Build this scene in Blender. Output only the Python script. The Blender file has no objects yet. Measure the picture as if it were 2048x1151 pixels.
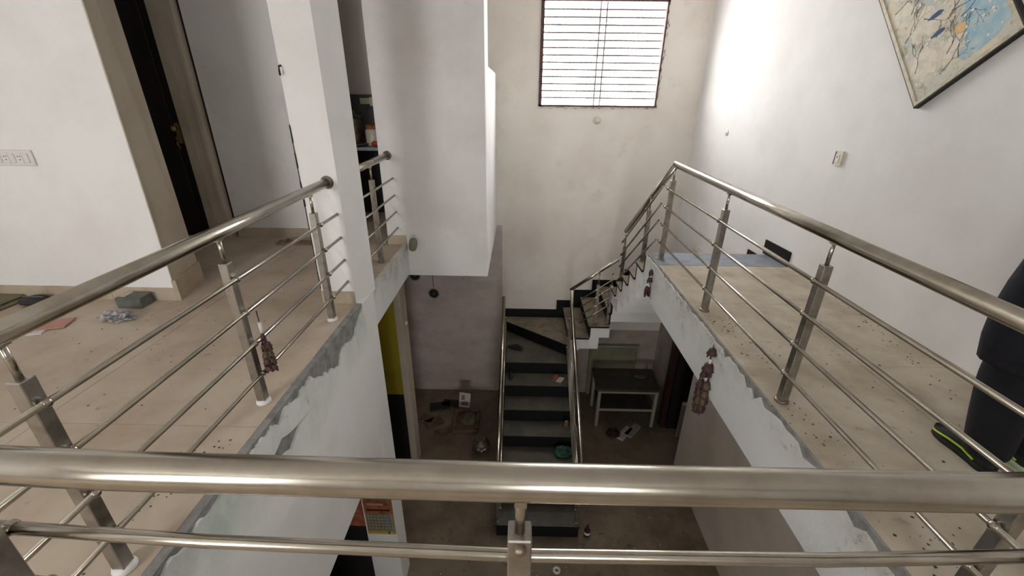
import bpy, bmesh, math, random
from mathutils import Vector, Matrix
random.seed(7)
sc = bpy.context.scene
# ------------------------------------------------------------------ camera
F_PX = 854.86; PITCH = 0.4231; YAW = -0.013507; ROLL = 0.011719; EYE = 1.5
fw = Vector((math.sin(YAW)*math.cos(PITCH), math.cos(YAW)*math.cos(PITCH), -math.sin(PITCH)))
r0 = Vector((math.cos(YAW), -math.sin(YAW), 0)); u0 = r0.cross(fw)
rt = r0*math.cos(ROLL) + u0*math.sin(ROLL); up = u0*math.cos(ROLL) - r0*math.sin(ROLL)
cd = bpy.data.cameras.new('camera'); cam = bpy.data.objects.new('camera', cd)
sc.collection.objects.link(cam); sc.camera = cam
cam.matrix_world = Matrix(((rt.x, up.x, -fw.x, 0), (rt.y, up.y, -fw.y, 0), (rt.z, up.z, -fw.z, EYE), (0, 0, 0, 1)))
cd.sensor_fit = 'HORIZONTAL'; cd.sensor_width = 36; cd.lens = 36*F_PX/2048; cd.clip_start = 0.02
# ------------------------------------------------------------------ light
w = bpy.data.worlds.new('sky'); sc.world = w; w.use_nodes = True
w.node_tree.nodes['Background'].inputs[0].default_value = (1.0, 0.988, 0.972, 1)
w.node_tree.nodes['Background'].inputs[1].default_value = 25.0
def area(name, loc, rot, sx, sy, power, col):
    l = bpy.data.lights.new(name, 'AREA'); l.shape = 'RECTANGLE'; l.size = sx; l.size_y = sy
    l.energy = power; l.color = col
    o = bpy.data.objects.new(name, l); sc.collection.objects.link(o); o.location = loc; o.rotation_euler = rot
    return o
R = math.radians
# portals only guide the sky light through the openings; they add no light of their own
for _nm, _loc, _rx, _sx, _sz in (('window_portal', (1.07, 6.73, 2.0), -90, 1.63, 1.27), ('rear_window_portal', (-2.9, -2.92, 1.75), 90, 1.0, 1.5),
        ('rear_fill_portal', (.6, -2.92, 2.0), 90, .6, .9), ('lower_fill_portal', (.2, -2.92, -2.5), 90, .9, .9)):  # last two portals serve openings added for fill light
    _p = area(_nm, _loc, (R(_rx), 0, 0), _sx, _sz, 1, (1, 1, 1)); _p.data.cycles.is_portal = True
vs = sc.view_settings
vs.view_transform = 'Standard'; vs.look = 'None'; vs.exposure = -0.14; vs.gamma = 1; vs.use_curve_mapping = False

# ------------------------------------------------------------------ materials
def lin(c):
    return tuple(((v/255)/12.92 if v/255 <= .04045 else ((v/255+.055)/1.055)**2.4) for v in c) + (1,)
def pmat(name, c1, c2=None, rough=.8, metal=0, scale=3, lo=.45, hi=.65, bump=0, bscale=40, c3=None, s3=12, lo3=.6, hi3=.7, spec=.5, alpha=None, stretch=None, zmix=None):
    m = bpy.data.materials.new(name); m.use_nodes = True; nt = m.node_tree; N = nt.nodes; L = nt.links
    b = N['Principled BSDF']; b.inputs['Roughness'].default_value = rough; b.inputs['Metallic'].default_value = metal
    b.inputs['Specular IOR Level'].default_value = spec
    b.inputs['Base Color'].default_value = lin(c1)
    geo = N.new('ShaderNodeNewGeometry'); src = geo.outputs['Position']
    if stretch:
        mp = N.new('ShaderNodeMapping'); mp.inputs['Scale'].default_value = stretch
        L.new(src, mp.inputs[0]); src = mp.outputs[0]
    def noise(s, d=8, r=.6):
        n = N.new('ShaderNodeTexNoise'); n.inputs['Scale'].default_value = s; n.inputs['Detail'].default_value = d
        n.inputs['Roughness'].default_value = r; L.new(src, n.inputs['Vector']); return n
    last = None
    if c2 is not None:
        n = noise(scale); mr = N.new('ShaderNodeMapRange'); mr.inputs[1].default_value = lo; mr.inputs[2].default_value = hi
        L.new(n.outputs['Fac'], mr.inputs[0])
        mx = N.new('ShaderNodeMix'); mx.data_type = 'RGBA'; mx.inputs[6].default_value = lin(c1); mx.inputs[7].default_value = lin(c2)
        L.new(mr.outputs[0], mx.inputs[0]); last = mx.outputs[2]
    if c3 is not None:
        n = noise(s3, 10, .7); mr = N.new('ShaderNodeMapRange'); mr.inputs[1].default_value = lo3; mr.inputs[2].default_value = hi3
        L.new(n.outputs['Fac'], mr.inputs[0])
        mx = N.new('ShaderNodeMix'); mx.data_type = 'RGBA'; mx.inputs[6].default_value = lin(c1); mx.inputs[7].default_value = lin(c3)
        if last: L.new(last, mx.inputs[6])
        L.new(mr.outputs[0], mx.inputs[0]); last = mx.outputs[2]
    if zmix is not None:
        z0, z1, cz = zmix; sx = N.new('ShaderNodeSeparateXYZ'); L.new(geo.outputs['Position'], sx.inputs[0]); n = noise(1.7, 6, .6)
        ml = N.new('ShaderNodeMath'); ml.operation = 'MULTIPLY_ADD'; ml.inputs[1].default_value = .7; L.new(n.outputs['Fac'], ml.inputs[0]); L.new(sx.outputs[2], ml.inputs[2])
        mr = N.new('ShaderNodeMapRange'); mr.inputs[1].default_value = z0+.35; mr.inputs[2].default_value = z1+.35; L.new(ml.outputs[0], mr.inputs[0])
        mx = N.new('ShaderNodeMix'); mx.data_type = 'RGBA'; mx.inputs[6].default_value = lin(cz); L.new(last, mx.inputs[7]); L.new(mr.outputs[0], mx.inputs[0]); last = mx.outputs[2]
    if last: L.new(last, b.inputs['Base Color'])
    if bump:
        n = noise(bscale, 4); bp = N.new('ShaderNodeBump'); bp.inputs['Strength'].default_value = bump; bp.inputs['Distance'].default_value = .01
        L.new(n.outputs['Fac'], bp.inputs['Height']); L.new(bp.outputs[0], b.inputs['Normal'])
    if alpha is not None: b.inputs['Alpha'].default_value = alpha
    return m
M = dict(
 wall=pmat('white_plaster', (235,234,233), (227,225,223), .85, scale=1.3, bump=.12, bscale=9),
 wall_cream=pmat('cream_plaster', (234,228,219), (227,219,209), .85, scale=1.6, bump=.1, bscale=7, c3=(206,196,182), s3=2.2, lo3=.58, hi3=.85),
 wall_dirty=pmat('dirty_plaster', (230,227,226), (220,216,212), .88, scale=1.6, bump=.15, bscale=14, c3=(196,190,180), s3=5, lo3=.62, hi3=.9),
 wall_lower=pmat('grimy_shade_plaster', (212,199,192), (190,175,168), .9, scale=2.2, lo=.4, hi=.7, bump=.15, bscale=12, c3=(140,124,112), s3=7, lo3=.6, hi3=.78, stretch=(1,1,1.8)),  # mottled grime, with the slab's shade darkened into the base colour
 wall_under=pmat('shade_toned_plaster', (176,166,154), (152,142,130), .9, scale=2, bump=.1, bscale=9),  # wall colour darkened to carry the shade under the flights
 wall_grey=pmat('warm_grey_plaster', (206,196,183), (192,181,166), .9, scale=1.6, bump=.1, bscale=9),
 jamb=pmat('cream_jamb_plaster', (196,186,168), (182,171,152), .85, scale=2, bump=.1, bscale=12),
 peel=pmat('flaking_plaster', (224,226,222), (190,202,192), .9, scale=4, lo=.42, hi=.68, bump=.5, bscale=30, c3=(150,158,140), s3=9, lo3=.6, hi3=.74, stretch=(1,1,.6), zmix=(-.42, -.15, (235,234,233))),
 fascia=pmat('fascia_plaster', (216,216,210), (192,190,180), .9, scale=6, lo=.4, hi=.62, bump=.4, bscale=30, c3=(128,128,118), s3=15, lo3=.57, hi3=.66, zmix=(-.26, .0, (224,224,224))),
 cement=pmat('bare_cement', (146,145,143), (116,115,114), .95, scale=14, bump=.9, bscale=45, c3=(180,178,172), s3=30, lo3=.66, hi3=.7),
 floor=pmat('dusty_floor_tile', (190,176,158), (170,153,134), .8, scale=2.2, lo=.4, hi=.64, bump=.05, bscale=60, c3=(124,104,84), s3=10, lo3=.6, hi3=.78),
 floor_r=pmat('dusty_landing_tile', (190,180,162), (162,150,131), .8, scale=2.6, lo=.4, hi=.64, bump=.05, bscale=60, c3=(116,98,80), s3=9, lo3=.6, hi3=.76),
 joint=pmat('tile_joint', (128,112,94), rough=.95),
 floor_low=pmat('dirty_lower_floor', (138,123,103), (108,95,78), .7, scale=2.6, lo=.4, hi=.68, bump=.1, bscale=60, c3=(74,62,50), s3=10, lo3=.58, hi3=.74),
 skirt=pmat('beige_skirting', (184,170,150), (168,153,132), .7, scale=5, bump=.1),
 black=pmat('black_granite', (10,11,13), (17,18,20), .6, scale=30, spec=.3),
 tread=pmat('green_grey_granite', (74,75,68), (96,90,79), .55, scale=3.5, lo=.42, hi=.6, c3=(50,48,42), s3=40, lo3=.6, hi3=.66),
 tread_brown=pmat('dusty_granite_tread', (134,122,104), (104,96,84), .6, scale=6, c3=(78,68,56), s3=30, lo3=.6, hi3=.68),
 nosing=pmat('grey_granite_nosing', (138,144,154), (120,126,134), .55, scale=10, c3=(176,178,182), s3=50, lo3=.6, hi3=.66),
 steel=pmat('stainless_steel', (186,180,168), (166,158,144), .2, 1.0, scale=9, lo=.4, hi=.7, c3=(122,108,90), s3=16, lo3=.66, hi3=.78),
 steel_post=pmat('brushed_steel', (176,172,166), (150,145,136), .36, 1.0, scale=14, c3=(120,108,92), s3=20, lo3=.64, hi3=.78),
 steel_dull=pmat('dusty_steel', (150,140,124), (120,108,92), .45, .9, scale=20),
 chip=pmat('white_cap', (224,222,220), rough=.4),
 damp=pmat('dark_damp_stain', (84,78,68), (126,118,104), .95, scale=18, lo=.42, hi=.6),
 door=pmat('dark_brown_door', (30,22,18), (22,16,13), .5, scale=6, stretch=(1,1,.2)),
 maroon=pmat('maroon_wood', (52,22,20), (38,16,14), .5, scale=8),
 frame=pmat('maroon_window_frame', (92,66,62), (66,48,46), .8, scale=20, bump=.3, c3=(150,140,130), s3=30, lo3=.6, hi3=.66),
 bar=pmat('grille_bar', (118,112,112), rough=.6),
 brass=pmat('brass', (186,160,104), rough=.3, metal=1),
 yellow=pmat('yellow_paint', (172,156,36), (160,142,32), .7, scale=3),
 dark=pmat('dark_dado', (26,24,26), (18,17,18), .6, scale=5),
 white_plastic=pmat('white_plastic', (222,219,216), rough=.45),
 cream_plastic=pmat('cream_plastic', (214,210,190), rough=.45),
 rust=pmat('carved_brown_wood', (72,44,38), (46,28,24), .6, scale=40),
 bronze=pmat('dull_bronze_wood', (88,68,46), (56,38,28), .55, scale=50),
 navy=pmat('navy_cloth', (13,15,28), (9,10,20), .9, scale=30, bump=.2, bscale=80),
 navy2=pmat('black_navy_cloth', (11,12,22), (8,9,16), .92, scale=30, bump=.2, bscale=80),
 skin=pmat('skin', (150,104,78), rough=.55), hair=pmat('black_hair', (18,15,13), rough=.6),
 shoe=pmat('black_shoe_fabric', (22,24,22), (34,37,34), .8, scale=60), lime=pmat('lime_trim', (176,206,52), rough=.5),
 sole=pmat('pale_green_sole', (176,196,160), rough=.6), eye=pmat('eye_white', (230,228,222), rough=.3),
 paper=pmat('paper', (206,200,198), (170,160,158), .8, scale=20), pink=pmat('pink_brown_paper', (176,132,120), rough=.8),
 orange=pmat('orange_print', (160,96,52), (112,62,36), .8, scale=14), redp=pmat('red_brown_print', (150,78,58), (176,120,84), .8, scale=12),
 ink=pmat('dark_ink', (44,40,44), rough=.8), blue=pmat('blue_print', (70,140,160), rough=.7), ylw=pmat('yellow_print', (190,164,60), rough=.7),
 cal=pmat('faded_calendar_paper', (150,140,112), (128,120,116), .85, scale=9),
 foil=pmat('crumpled_plastic', (170,166,170), (110,106,110), .35, scale=30, lo=.45, hi=.55), grey=pmat('grey_stone', (104,108,100), (84,86,80), .8, scale=9),
 green=pmat('green_plastic', (40,92,70), (30,66,52), .45, scale=12), brown=pmat('brown_board', (124,100,78), (98,76,58), .8, scale=7),
 olive=pmat('olive_mat', (112,106,80), (92,88,66), .9, scale=10), board=pmat('olive_board', (138,134,112), (124,118,98), .8, scale=4),
 tabletop=pmat('dark_table_top', (52,52,44), (70,68,58), .55, scale=6), tleg=pmat('pale_table_leg', (156,150,136), rough=.7),
 jar=pmat('white_jar', (206,196,182), rough=.35), red=pmat('red_lid', (190,66,36), rough=.5), charcoal=pmat('charcoal_backsplash', (92,92,94), (74,74,76), .6, scale=12),
 debris=pmat('dry_debris', (84,64,46), (60,46,34), .95, scale=30), fleck=pmat('white_fleck', (210,206,196), rough=.9),
 art_base=pmat('painted_canvas', (222,210,186), (190,196,188), .8, scale=7, lo=.4, hi=.62, c3=(170,160,140), s3=16, lo3=.55, hi3=.62),
 art_blue=pmat('painted_blue', (148,186,204), (190,206,206), .8, scale=9, lo=.42, hi=.66), art_dark=pmat('painted_branches', (84,78,78), (120,106,92), .8, scale=20),
 art_cream=pmat('painted_cream', (226,218,200), (206,200,184), .8, scale=20), art_pale=pmat('painted_pale_blue', (186,204,206), (166,190,200), .8, scale=14),
 art_bird=pmat('painted_bird_blue', (58,86,122), rough=.8), art_orange=pmat('painted_orange', (214,168,112), (230,196,150), .8, scale=14),
 gold=pmat('pale_gold_frame', (196,188,162), (168,156,128), .45, scale=20), frame_dark=pmat('black_frame_side', (28,26,24), rough=.6),
)
gm = bpy.data.materials.new('window_glass'); gm.use_nodes = True
_n = gm.node_tree.nodes; _l = gm.node_tree.links; _n.remove(_n['Principled BSDF'])
_t = _n.new('ShaderNodeBsdfTransparent'); _g = _n.new('ShaderNodeBsdfGlossy'); _g.inputs['Roughness'].default_value = .02; _m = _n.new('ShaderNodeMixShader')
_m.inputs[0].default_value = .06; _l.new(_t.outputs[0], _m.inputs[1]); _l.new(_g.outputs[0], _m.inputs[2]); _l.new(_m.outputs[0], _n['Material Output'].inputs[0])
M['glass'] = gm

# ------------------------------------------------------------------ mesh helpers
WP = {}
def wloc(o): return WP.get(o.name, Vector((0, 0, 0)))
class MB:
    def __init__(s): s.v = []; s.f = []; s.smooth = []
    def add(s, vs, fs, sm=False):
        b = len(s.v); s.v += [tuple(v) for v in vs]; s.f += [tuple(b+i for i in f) for f in fs]; s.smooth += [sm]*len(fs); return s
    def box(s, x0, x1, y0, y1, z0, z1):
        return s.add([(x0,y0,z0),(x1,y0,z0),(x1,y1,z0),(x0,y1,z0),(x0,y0,z1),(x1,y0,z1),(x1,y1,z1),(x0,y1,z1)],
            [(0,3,2,1),(4,5,6,7),(0,1,5,4),(1,2,6,5),(2,3,7,6),(3,0,4,7)])
    def bbox(s, x0, x1, y0, y1, z0, z1, b=.004):
        # bevelled box: 24 verts
        bm = bmesh.new(); bmesh.ops.create_cube(bm, size=1)
        for v in bm.verts: v.co = Vector((x0+(v.co.x+.5)*(x1-x0), y0+(v.co.y+.5)*(y1-y0), z0+(v.co.z+.5)*(z1-z0)))
        bmesh.ops.bevel(bm, geom=list(bm.edges)+list(bm.verts), offset=b, segments=1, affect='EDGES')
        vs = [tuple(v.co) for v in bm.verts]; fs = [tuple(v.index for v in f.verts) for f in bm.faces]; bm.free(); return s.add(vs, fs)
    def prism(s, pts, axis, a0, a1):
        # polygon pts (2D) extruded on axis ('x': pts=(y,z); 'y': pts=(x,z); 'z': pts=(x,y))
        def mk(p, a): return {'x': (a, p[0], p[1]), 'y': (p[0], a, p[1]), 'z': (p[0], p[1], a)}[axis]
        n = len(pts); vs = [mk(p, a0) for p in pts] + [mk(p, a1) for p in pts]
        fs = [tuple(range(n))[::-1], tuple(range(n, 2*n))] + [(i, (i+1) % n, n+(i+1) % n, n+i) for i in range(n)]
        return s.add(vs, fs)
    def tube(s, pts, r, n=12, caps=True, r2=None):
        pts = [Vector(p) for p in pts]; rings = []; K = len(pts)
        prev = None
        for i, p in enumerate(pts):
            d = (pts[min(i+1, K-1)] - pts[max(i-1, 0)]).normalized()
            if i not in (0, K-1):
                d1 = (pts[i]-pts[i-1]).normalized(); d2 = (pts[i+1]-pts[i]).normalized(); d = (d1+d2).normalized(); sc_ = 1/max(.4, d.dot(d1))
            else: sc_ = 1
            a = d.cross(Vector((0, 0, 1)))
            if a.length < .01: a = d.cross(Vector((0, 1, 0)))
            a.normalize(); b = a.cross(d)
            rr = r if r2 is None else r + (r2-r)*i/(K-1)
            rings.append([p + (a*math.cos(t)*rr*(1) + b*math.sin(t)*rr*sc_) for t in [2*math.pi*j/n for j in range(n)]])
        vs = [v for q in rings for v in q]; fs = []
        for i in range(K-1):
            for j in range(n): fs.append((i*n+j, i*n+(j+1) % n, (i+1)*n+(j+1) % n, (i+1)*n+j))
        b0 = len(s.v); s.add(vs, fs, True)
        if caps: s.f += [tuple(b0+j for j in range(n))[::-1], tuple(b0+(K-1)*n+j for j in range(n))]; s.smooth += [False, False]
        return s
    def lathe(s, prof, c, axis=(0,0,1), n=16):
        # prof: (r, h) along axis from c
        ax = Vector(axis).normalized(); a = ax.orthogonal().normalized(); b = ax.cross(a); c = Vector(c)
        vs = []; fs = []; K = len(prof)
        for r, h in prof:
            for j in range(n):
                t = 2*math.pi*j/n; vs.append(c + ax*h + (a*math.cos(t)+b*math.sin(t))*max(r, 1e-4))
        for i in range(K-1):
            for j in range(n): fs.append((i*n+j, i*n+(j+1) % n, (i+1)*n+(j+1) % n, (i+1)*n+j))
        fs.append(tuple(range(n))[::-1]); fs.append(tuple((K-1)*n+j for j in range(n)))
        return s.add(vs, fs, True)
    def blob(s, c, rad, sub=2, jit=.15, seed=1):
        bm = bmesh.new(); bmesh.ops.create_icosphere(bm, subdivisions=sub, radius=1); rn = random.Random(seed)
        for v in bm.verts:
            k = 1 + rn.uniform(-jit, jit); v.co = Vector((c[0]+v.co.x*rad[0]*k, c[1]+v.co.y*rad[1]*k, c[2]+v.co.z*rad[2]*k))
        vs = [tuple(v.co) for v in bm.verts]; fs = [tuple(v.index for v in f.verts) for f in bm.faces]; bm.free(); return s.add(vs, fs, jit < .08)
    def rot(s, c, ang, axis='Z', start=0):
        m = Matrix.Rotation(ang, 4, axis); c = Vector(c)
        s.v = s.v[:start] + [tuple(m @ (Vector(v)-c) + c) for v in s.v[start:]]; return s
    def build(s, name, mat, parent=None, org=None, link=True):
        if org is None: org = wloc(parent) if parent else (0, 0, 0)
        org = Vector(org); me = bpy.data.meshes.new(name)
        me.from_pydata([tuple(Vector(v)-org) for v in s.v], [], s.f)
        me.polygons.foreach_set('use_smooth', s.smooth)
        bm = bmesh.new(); bm.from_mesh(me); bmesh.ops.recalc_face_normals(bm, faces=bm.faces); bm.to_mesh(me); bm.free()
        me.materials.append(M[mat]); me.validate()
        return place(me, name, org, parent)
def place(me, name, org, parent=None):
    o = bpy.data.objects.new(name, me); sc.collection.objects.link(o)
    org = Vector(org); WP[o.name] = org
    if parent: o.parent = parent; o.location = org - wloc(parent)
    else: o.location = org
    return o
def tag(o, label, cat, group=None):
    o['label'] = label; o['category'] = cat
    if group: o['group'] = group
    return o
def thing(name, loc, label, cat, group=None):
    o = bpy.data.objects.new(name, None); sc.collection.objects.link(o); o.empty_display_size = .05
    o.location = loc; WP[o.name] = Vector(loc); return tag(o, label, cat, group)
def struct(name, mb, mat, label=None):
    o = mb.build(name, mat); o['kind'] = 'structure'
    if label: o['label'] = label
    return o
def box(*a): return MB().box(*a)

FZ = -3.546; RS = .197; CZ = 3.1
def XR(y): return 2.766 - .0615*(y-1.875)
# ------------------------------------------------------------------ structure
lf = struct('floor', box(-5.2, -1.262, -2.7, 4.82, -.15, -.012).box(-3.2, -1.42, 4.66, 6.52, -.15, -.012), 'joint', 'tan upper floor of the left landing')
def tiles(parent, mat, x0, x1, y0, y1, sx, sy, name='tile', th=.012):
    x = x1
    while x > x0+.02:
        xa = max(x0, x-sx); y = y0
        while y < y1-.02:
            yb = min(y1, y+sy); MB().bbox(xa+.0012, x-.0012, y+.0012, yb-.0012, -th, random.uniform(-.0006, .0004), .0012).build(name, mat, parent); y += sy
        x -= sx
tiles(lf, 'floor', -5.2, -1.262, -2.7, .6, 1.1, 1.1)
tiles(lf, 'floor', -5.2, -1.262, .6, 4.66, 1.1, 1.015)
tiles(lf, 'floor', -3.2, -1.42, 4.66, 5.9, .9, .62)
ff = struct('floor', box(-1.262, 1.42, -2.7, .60, -.15, -.012), 'joint', 'front landing floor'); tiles(ff, 'floor', -1.262, 1.42, -2.7, .60, .9, 1.1)
rf = struct('floor', MB().prism([(1.42, -2.7), (XR(-2.7), -2.7), (XR(3.94), 3.94), (1.42, 3.94)], 'z', -.15, -.012), 'joint', 'tan right landing floor')
for (ya, yb) in ((-2.7, -1.6), (-1.6, -.5), (-.5, .6), (.6, 1.4), (1.4, 2.25), (2.25, 3.1), (3.1, 3.94)):
    MB().prism([(1.42, ya+.001), (2.14, ya+.001), (2.14, yb-.001), (1.42, yb-.001)], 'z', -.012, 0).build('tile', 'floor_r', rf)
    MB().prism([(2.143, ya+.001), (XR(ya), ya+.001), (XR(yb), yb-.001), (2.143, yb-.001)], 'z', -.012, .0004).build('tile', 'floor_r', rf)
MB().prism([(1.40, 3.942), (XR(3.94)-.001, 3.942), (XR(4.3), 4.30), (1.40, 4.30)], 'z', -.03, .002).build('nosing_strip', 'nosing', rf)
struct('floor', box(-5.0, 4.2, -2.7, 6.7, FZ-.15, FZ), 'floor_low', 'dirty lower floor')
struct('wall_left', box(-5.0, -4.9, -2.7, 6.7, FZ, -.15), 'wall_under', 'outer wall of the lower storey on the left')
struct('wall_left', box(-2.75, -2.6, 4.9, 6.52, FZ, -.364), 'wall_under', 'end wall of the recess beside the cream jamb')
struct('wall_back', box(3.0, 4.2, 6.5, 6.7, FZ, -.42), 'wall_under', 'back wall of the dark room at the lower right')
struct('ceiling', box(-5.2, 3.2, -2.9, 6.75, CZ, CZ+.12), 'wall')
# back wall with window opening
wb = MB()
wx0, wx1, wz0, wz1 = .25, 1.885, 1.365, 2.635
wb.box(-5.0, wx0, 6.52, 6.72, -.36, CZ).box(wx1, 3.0, 6.52, 6.72, -.36, CZ).box(wx0, wx1, 6.52, 6.72, -.36, wz0).box(wx0, wx1, 6.52, 6.72, wz1, CZ)
wall_back = struct('wall_back', wb, 'wall_cream', 'cream back wall of the stairwell with the barred window')
struct('wall_back', box(-5.0, -.25, 6.52, 6.72, FZ, -.36), 'wall_lower', 'stained, shade-toned lower back wall left of the stair')
struct('wall_back', box(-.25, 3.0, 6.52, 6.72, -2.2, -.36), 'wall_cream', 'cream back wall behind the winder steps')
struct('wall_back', box(-.25, 3.0, 6.52, 6.72, FZ, -2.2), 'wall_under', 'shade-toned wall behind the table under the stair')
# right wall (slightly out of square)
rw = MB().prism([(XR(-2.7), -2.7), (XR(6.7), 6.7), (3.2, 6.7), (3.2, -2.7)], 'z', -.42, CZ)
struct('wall_right', rw, 'wall', 'white right wall of the landing')
struct('wall_right', MB().prism([(XR(4.3), 4.3), (XR(6.7), 6.7), (3.2, 6.7), (3.2, 4.3)], 'z', -1.35, -.42), 'wall', 'white right wall beside the upper flight')
struct('wall_right', MB().prism([(XR(5.74), 5.74), (XR(6.7), 6.7), (3.2, 6.7), (3.2, 5.74)], 'z', FZ, -1.35), 'wall_under', 'shade-toned right wall beside the table')
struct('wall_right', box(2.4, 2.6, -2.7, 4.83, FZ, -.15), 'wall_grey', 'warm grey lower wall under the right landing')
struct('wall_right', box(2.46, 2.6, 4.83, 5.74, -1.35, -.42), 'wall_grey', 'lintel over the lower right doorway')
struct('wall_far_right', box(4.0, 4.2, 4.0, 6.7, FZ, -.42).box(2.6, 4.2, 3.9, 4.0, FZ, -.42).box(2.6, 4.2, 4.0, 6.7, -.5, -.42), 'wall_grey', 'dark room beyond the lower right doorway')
# rear walls behind the camera; narrow upper and lower openings added for fill light
def holed(x0, x1, z0, z1, hx0, hx1, hz0, hz1): return ((x0, hx0, z0, z1), (hx1, x1, z0, z1), (hx0, hx1, z0, hz0), (hx0, hx1, hz1, z1))
rz = MB()
for a, b, c, d in holed(-5.2, -1.0, -.15, CZ, -3.4, -2.4, 1.0, 2.5) + holed(-1.0, 3.2, -.15, CZ, .3, .9, 1.55, 2.45): rz.box(a, b, -2.9, -2.7, c, d)
struct('wall_rear', rz, 'wall', 'rear wall with a window and an added fill opening')
rz = MB()
for a, b, c, d in holed(-5.2, 4.2, FZ, -.15, -.25, .65, -2.95, -2.05): rz.box(a, b, -2.9, -2.7, c, d)
struct('wall_rear', rz, 'wall_grey', 'lower rear wall with an added opening for fill light')
# left walls
wl = struct('wall_left', MB().add([(-5.2,2.99,0),(-2.68,2.99,0),(-2.77,3.40,0),(-5.2,3.40,0),(-5.2,2.99,CZ),(-2.615,2.99,CZ),(-2.79,3.40,CZ),(-5.2,3.40,CZ)],[(0,3,2,1),(4,5,6,7),(0,1,5,4),(1,2,6,5),(2,3,7,6),(3,0,4,7)]), 'wall', 'white left wall with the switch plate')
MB().add([(-2.685,2.992,.1),(-2.672,2.992,.1),(-2.762,3.40,.1),(-2.775,3.40,.1),(-2.62,2.992,CZ),(-2.607,2.992,CZ),(-2.782,3.40,CZ),(-2.795,3.40,CZ)],[(0,3,2,1),(4,5,6,7),(0,1,5,4),(1,2,6,5),(2,3,7,6),(3,0,4,7)]).build('shade_toned_return', 'jamb', wl)  # return side toned beige, its warm shade put into the colour
struct('wall_left', box(-5.2, -5.05, -2.7, 6.7, -.15, CZ), 'wall', 'end wall of the left room')
def skirt(parent, pts, h=.095, t=.012, step=.55, mat='skirt', z=0):
    # pts: line of ground points, outward normal to the right of travel
    for (a, b) in zip(pts, pts[1:]):
        a = Vector((*a, 0)); b = Vector((*b, 0)); d = b-a; L = d.length; d.normalize(); n = Vector((d.y, -d.x, 0)); k = max(1, round(L/step))
        for i in range(k):
            p = a + d*(L*i/k+.0015); q = a + d*(L*(i+1)/k-.0015)
            m = MB().prism([(p.x, p.y), (q.x, q.y), (q.x+n.x*t, q.y+n.y*t), (p.x+n.x*t, p.y+n.y*t)], 'z', z, z+h)
            m.build('skirting_tile', mat, parent)
skirt(wl, [(-5.2, 2.99), (-2.668, 2.99)], h=.105)
skirt(wl, [(-2.672, 2.978), (-2.777, 3.40)], h=.17, t=.03)
wf = struct('wall_left', box(-3.2, -2.0, 4.66, 4.8, 0, CZ).box(-3.49, -3.2, 4.72, 4.8, 0, CZ).box(-5.2, -3.2, 4.66, 4.8, 2.48, CZ).box(-5.2, -4.45, 4.66, 4.8, 0, 2.48), 'wall_dirty', 'far wall of the left landing')
skirt(wf, [(-3.2, 4.66), (-2.0, 4.66)], h=.1)
d1 = struct('door_1', box(-4.42, -3.49, 4.70, 4.80, -.012, 2.48), 'door', 'dark brown door at the back of the left landing')
for zz in ((.15, .95), (1.1, 2.3)): MB().bbox(-4.3, -3.62, 4.688, 4.70, zz[0], zz[1], .006).build('door_panel', 'door', d1)
MB().bbox(-3.60, -3.555, 4.682, 4.70, 1.0, 1.2, .003).build('lock_plate', 'brass', d1)
hm = MB().lathe([(.012, 0), (.01, .03), (.026, .035), (.03, .05), (.02, .064), (.0, .066)], (-3.577, 4.684, 1.15), (0, -1, 0)).tube([(-3.577, 4.64, 1.06), (-3.577, 4.63, 1.0), (-3.577, 4.655, .95)], .009, 8).tube([(-3.577, 4.684, 1.06), (-3.577, 4.64, 1.06)], .009, 8)
hm.build('door_handle', 'brass', d1)
t1 = struct('trim_1', box(-3.49, -3.43, 4.62, 4.72, 0, 2.5).box(-4.48, -4.42, 4.62, 4.72, 0, 2.5).box(-4.48, -3.43, 4.62, 4.72, 2.42, 2.5), 'jamb', 'frame of the dark door')
struct('trim_2', box(-3.43, -3.275, 4.665, 4.73, 0, CZ), 'jamb', 'pale strip beside the dark door frame')
struct('trim_3', box(-3.275, -3.24, 4.60, 4.70, 0, CZ), 'jamb', 'narrow pilaster beside the dark groove')
struct('trim_4', box(-3.24, -3.205, 4.69, 4.71, 0, CZ), 'dark', 'dark groove between pilaster and far wall')
# column (two storeys) + crack
cl = struct('wall_column', box(-1.52, -1.21, 2.99, 3.24, FZ, 0).prism([(-1.52, 2.99), (-1.262, 2.99), (-1.192, 3.25), (-1.52, 3.25)], 'z', 0, CZ), 'wall', 'white column at the end of the left railing')
crack = MB()
rn = random.Random(3); z = .12
while z < 1.25:
    z2 = z + rn.uniform(.04, .12); wd = rn.uniform(.001, .005) * (1.5 if .6 < z < 1.2 else .8)
    crack.box(-1.522-wd*.6, -1.5205, 2.984, 2.992, z, z2+.01).prism([(-1.521, z), (-1.521+wd, z+.01), (-1.521+wd*.6, z2), (-1.521, z2+.01)], 'y', 2.9865, 2.991); z = z2
crack.build('crack', 'dark', cl)
skirt(cl, [(-1.52, 2.99), (-1.262, 2.99)], h=.1)
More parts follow.
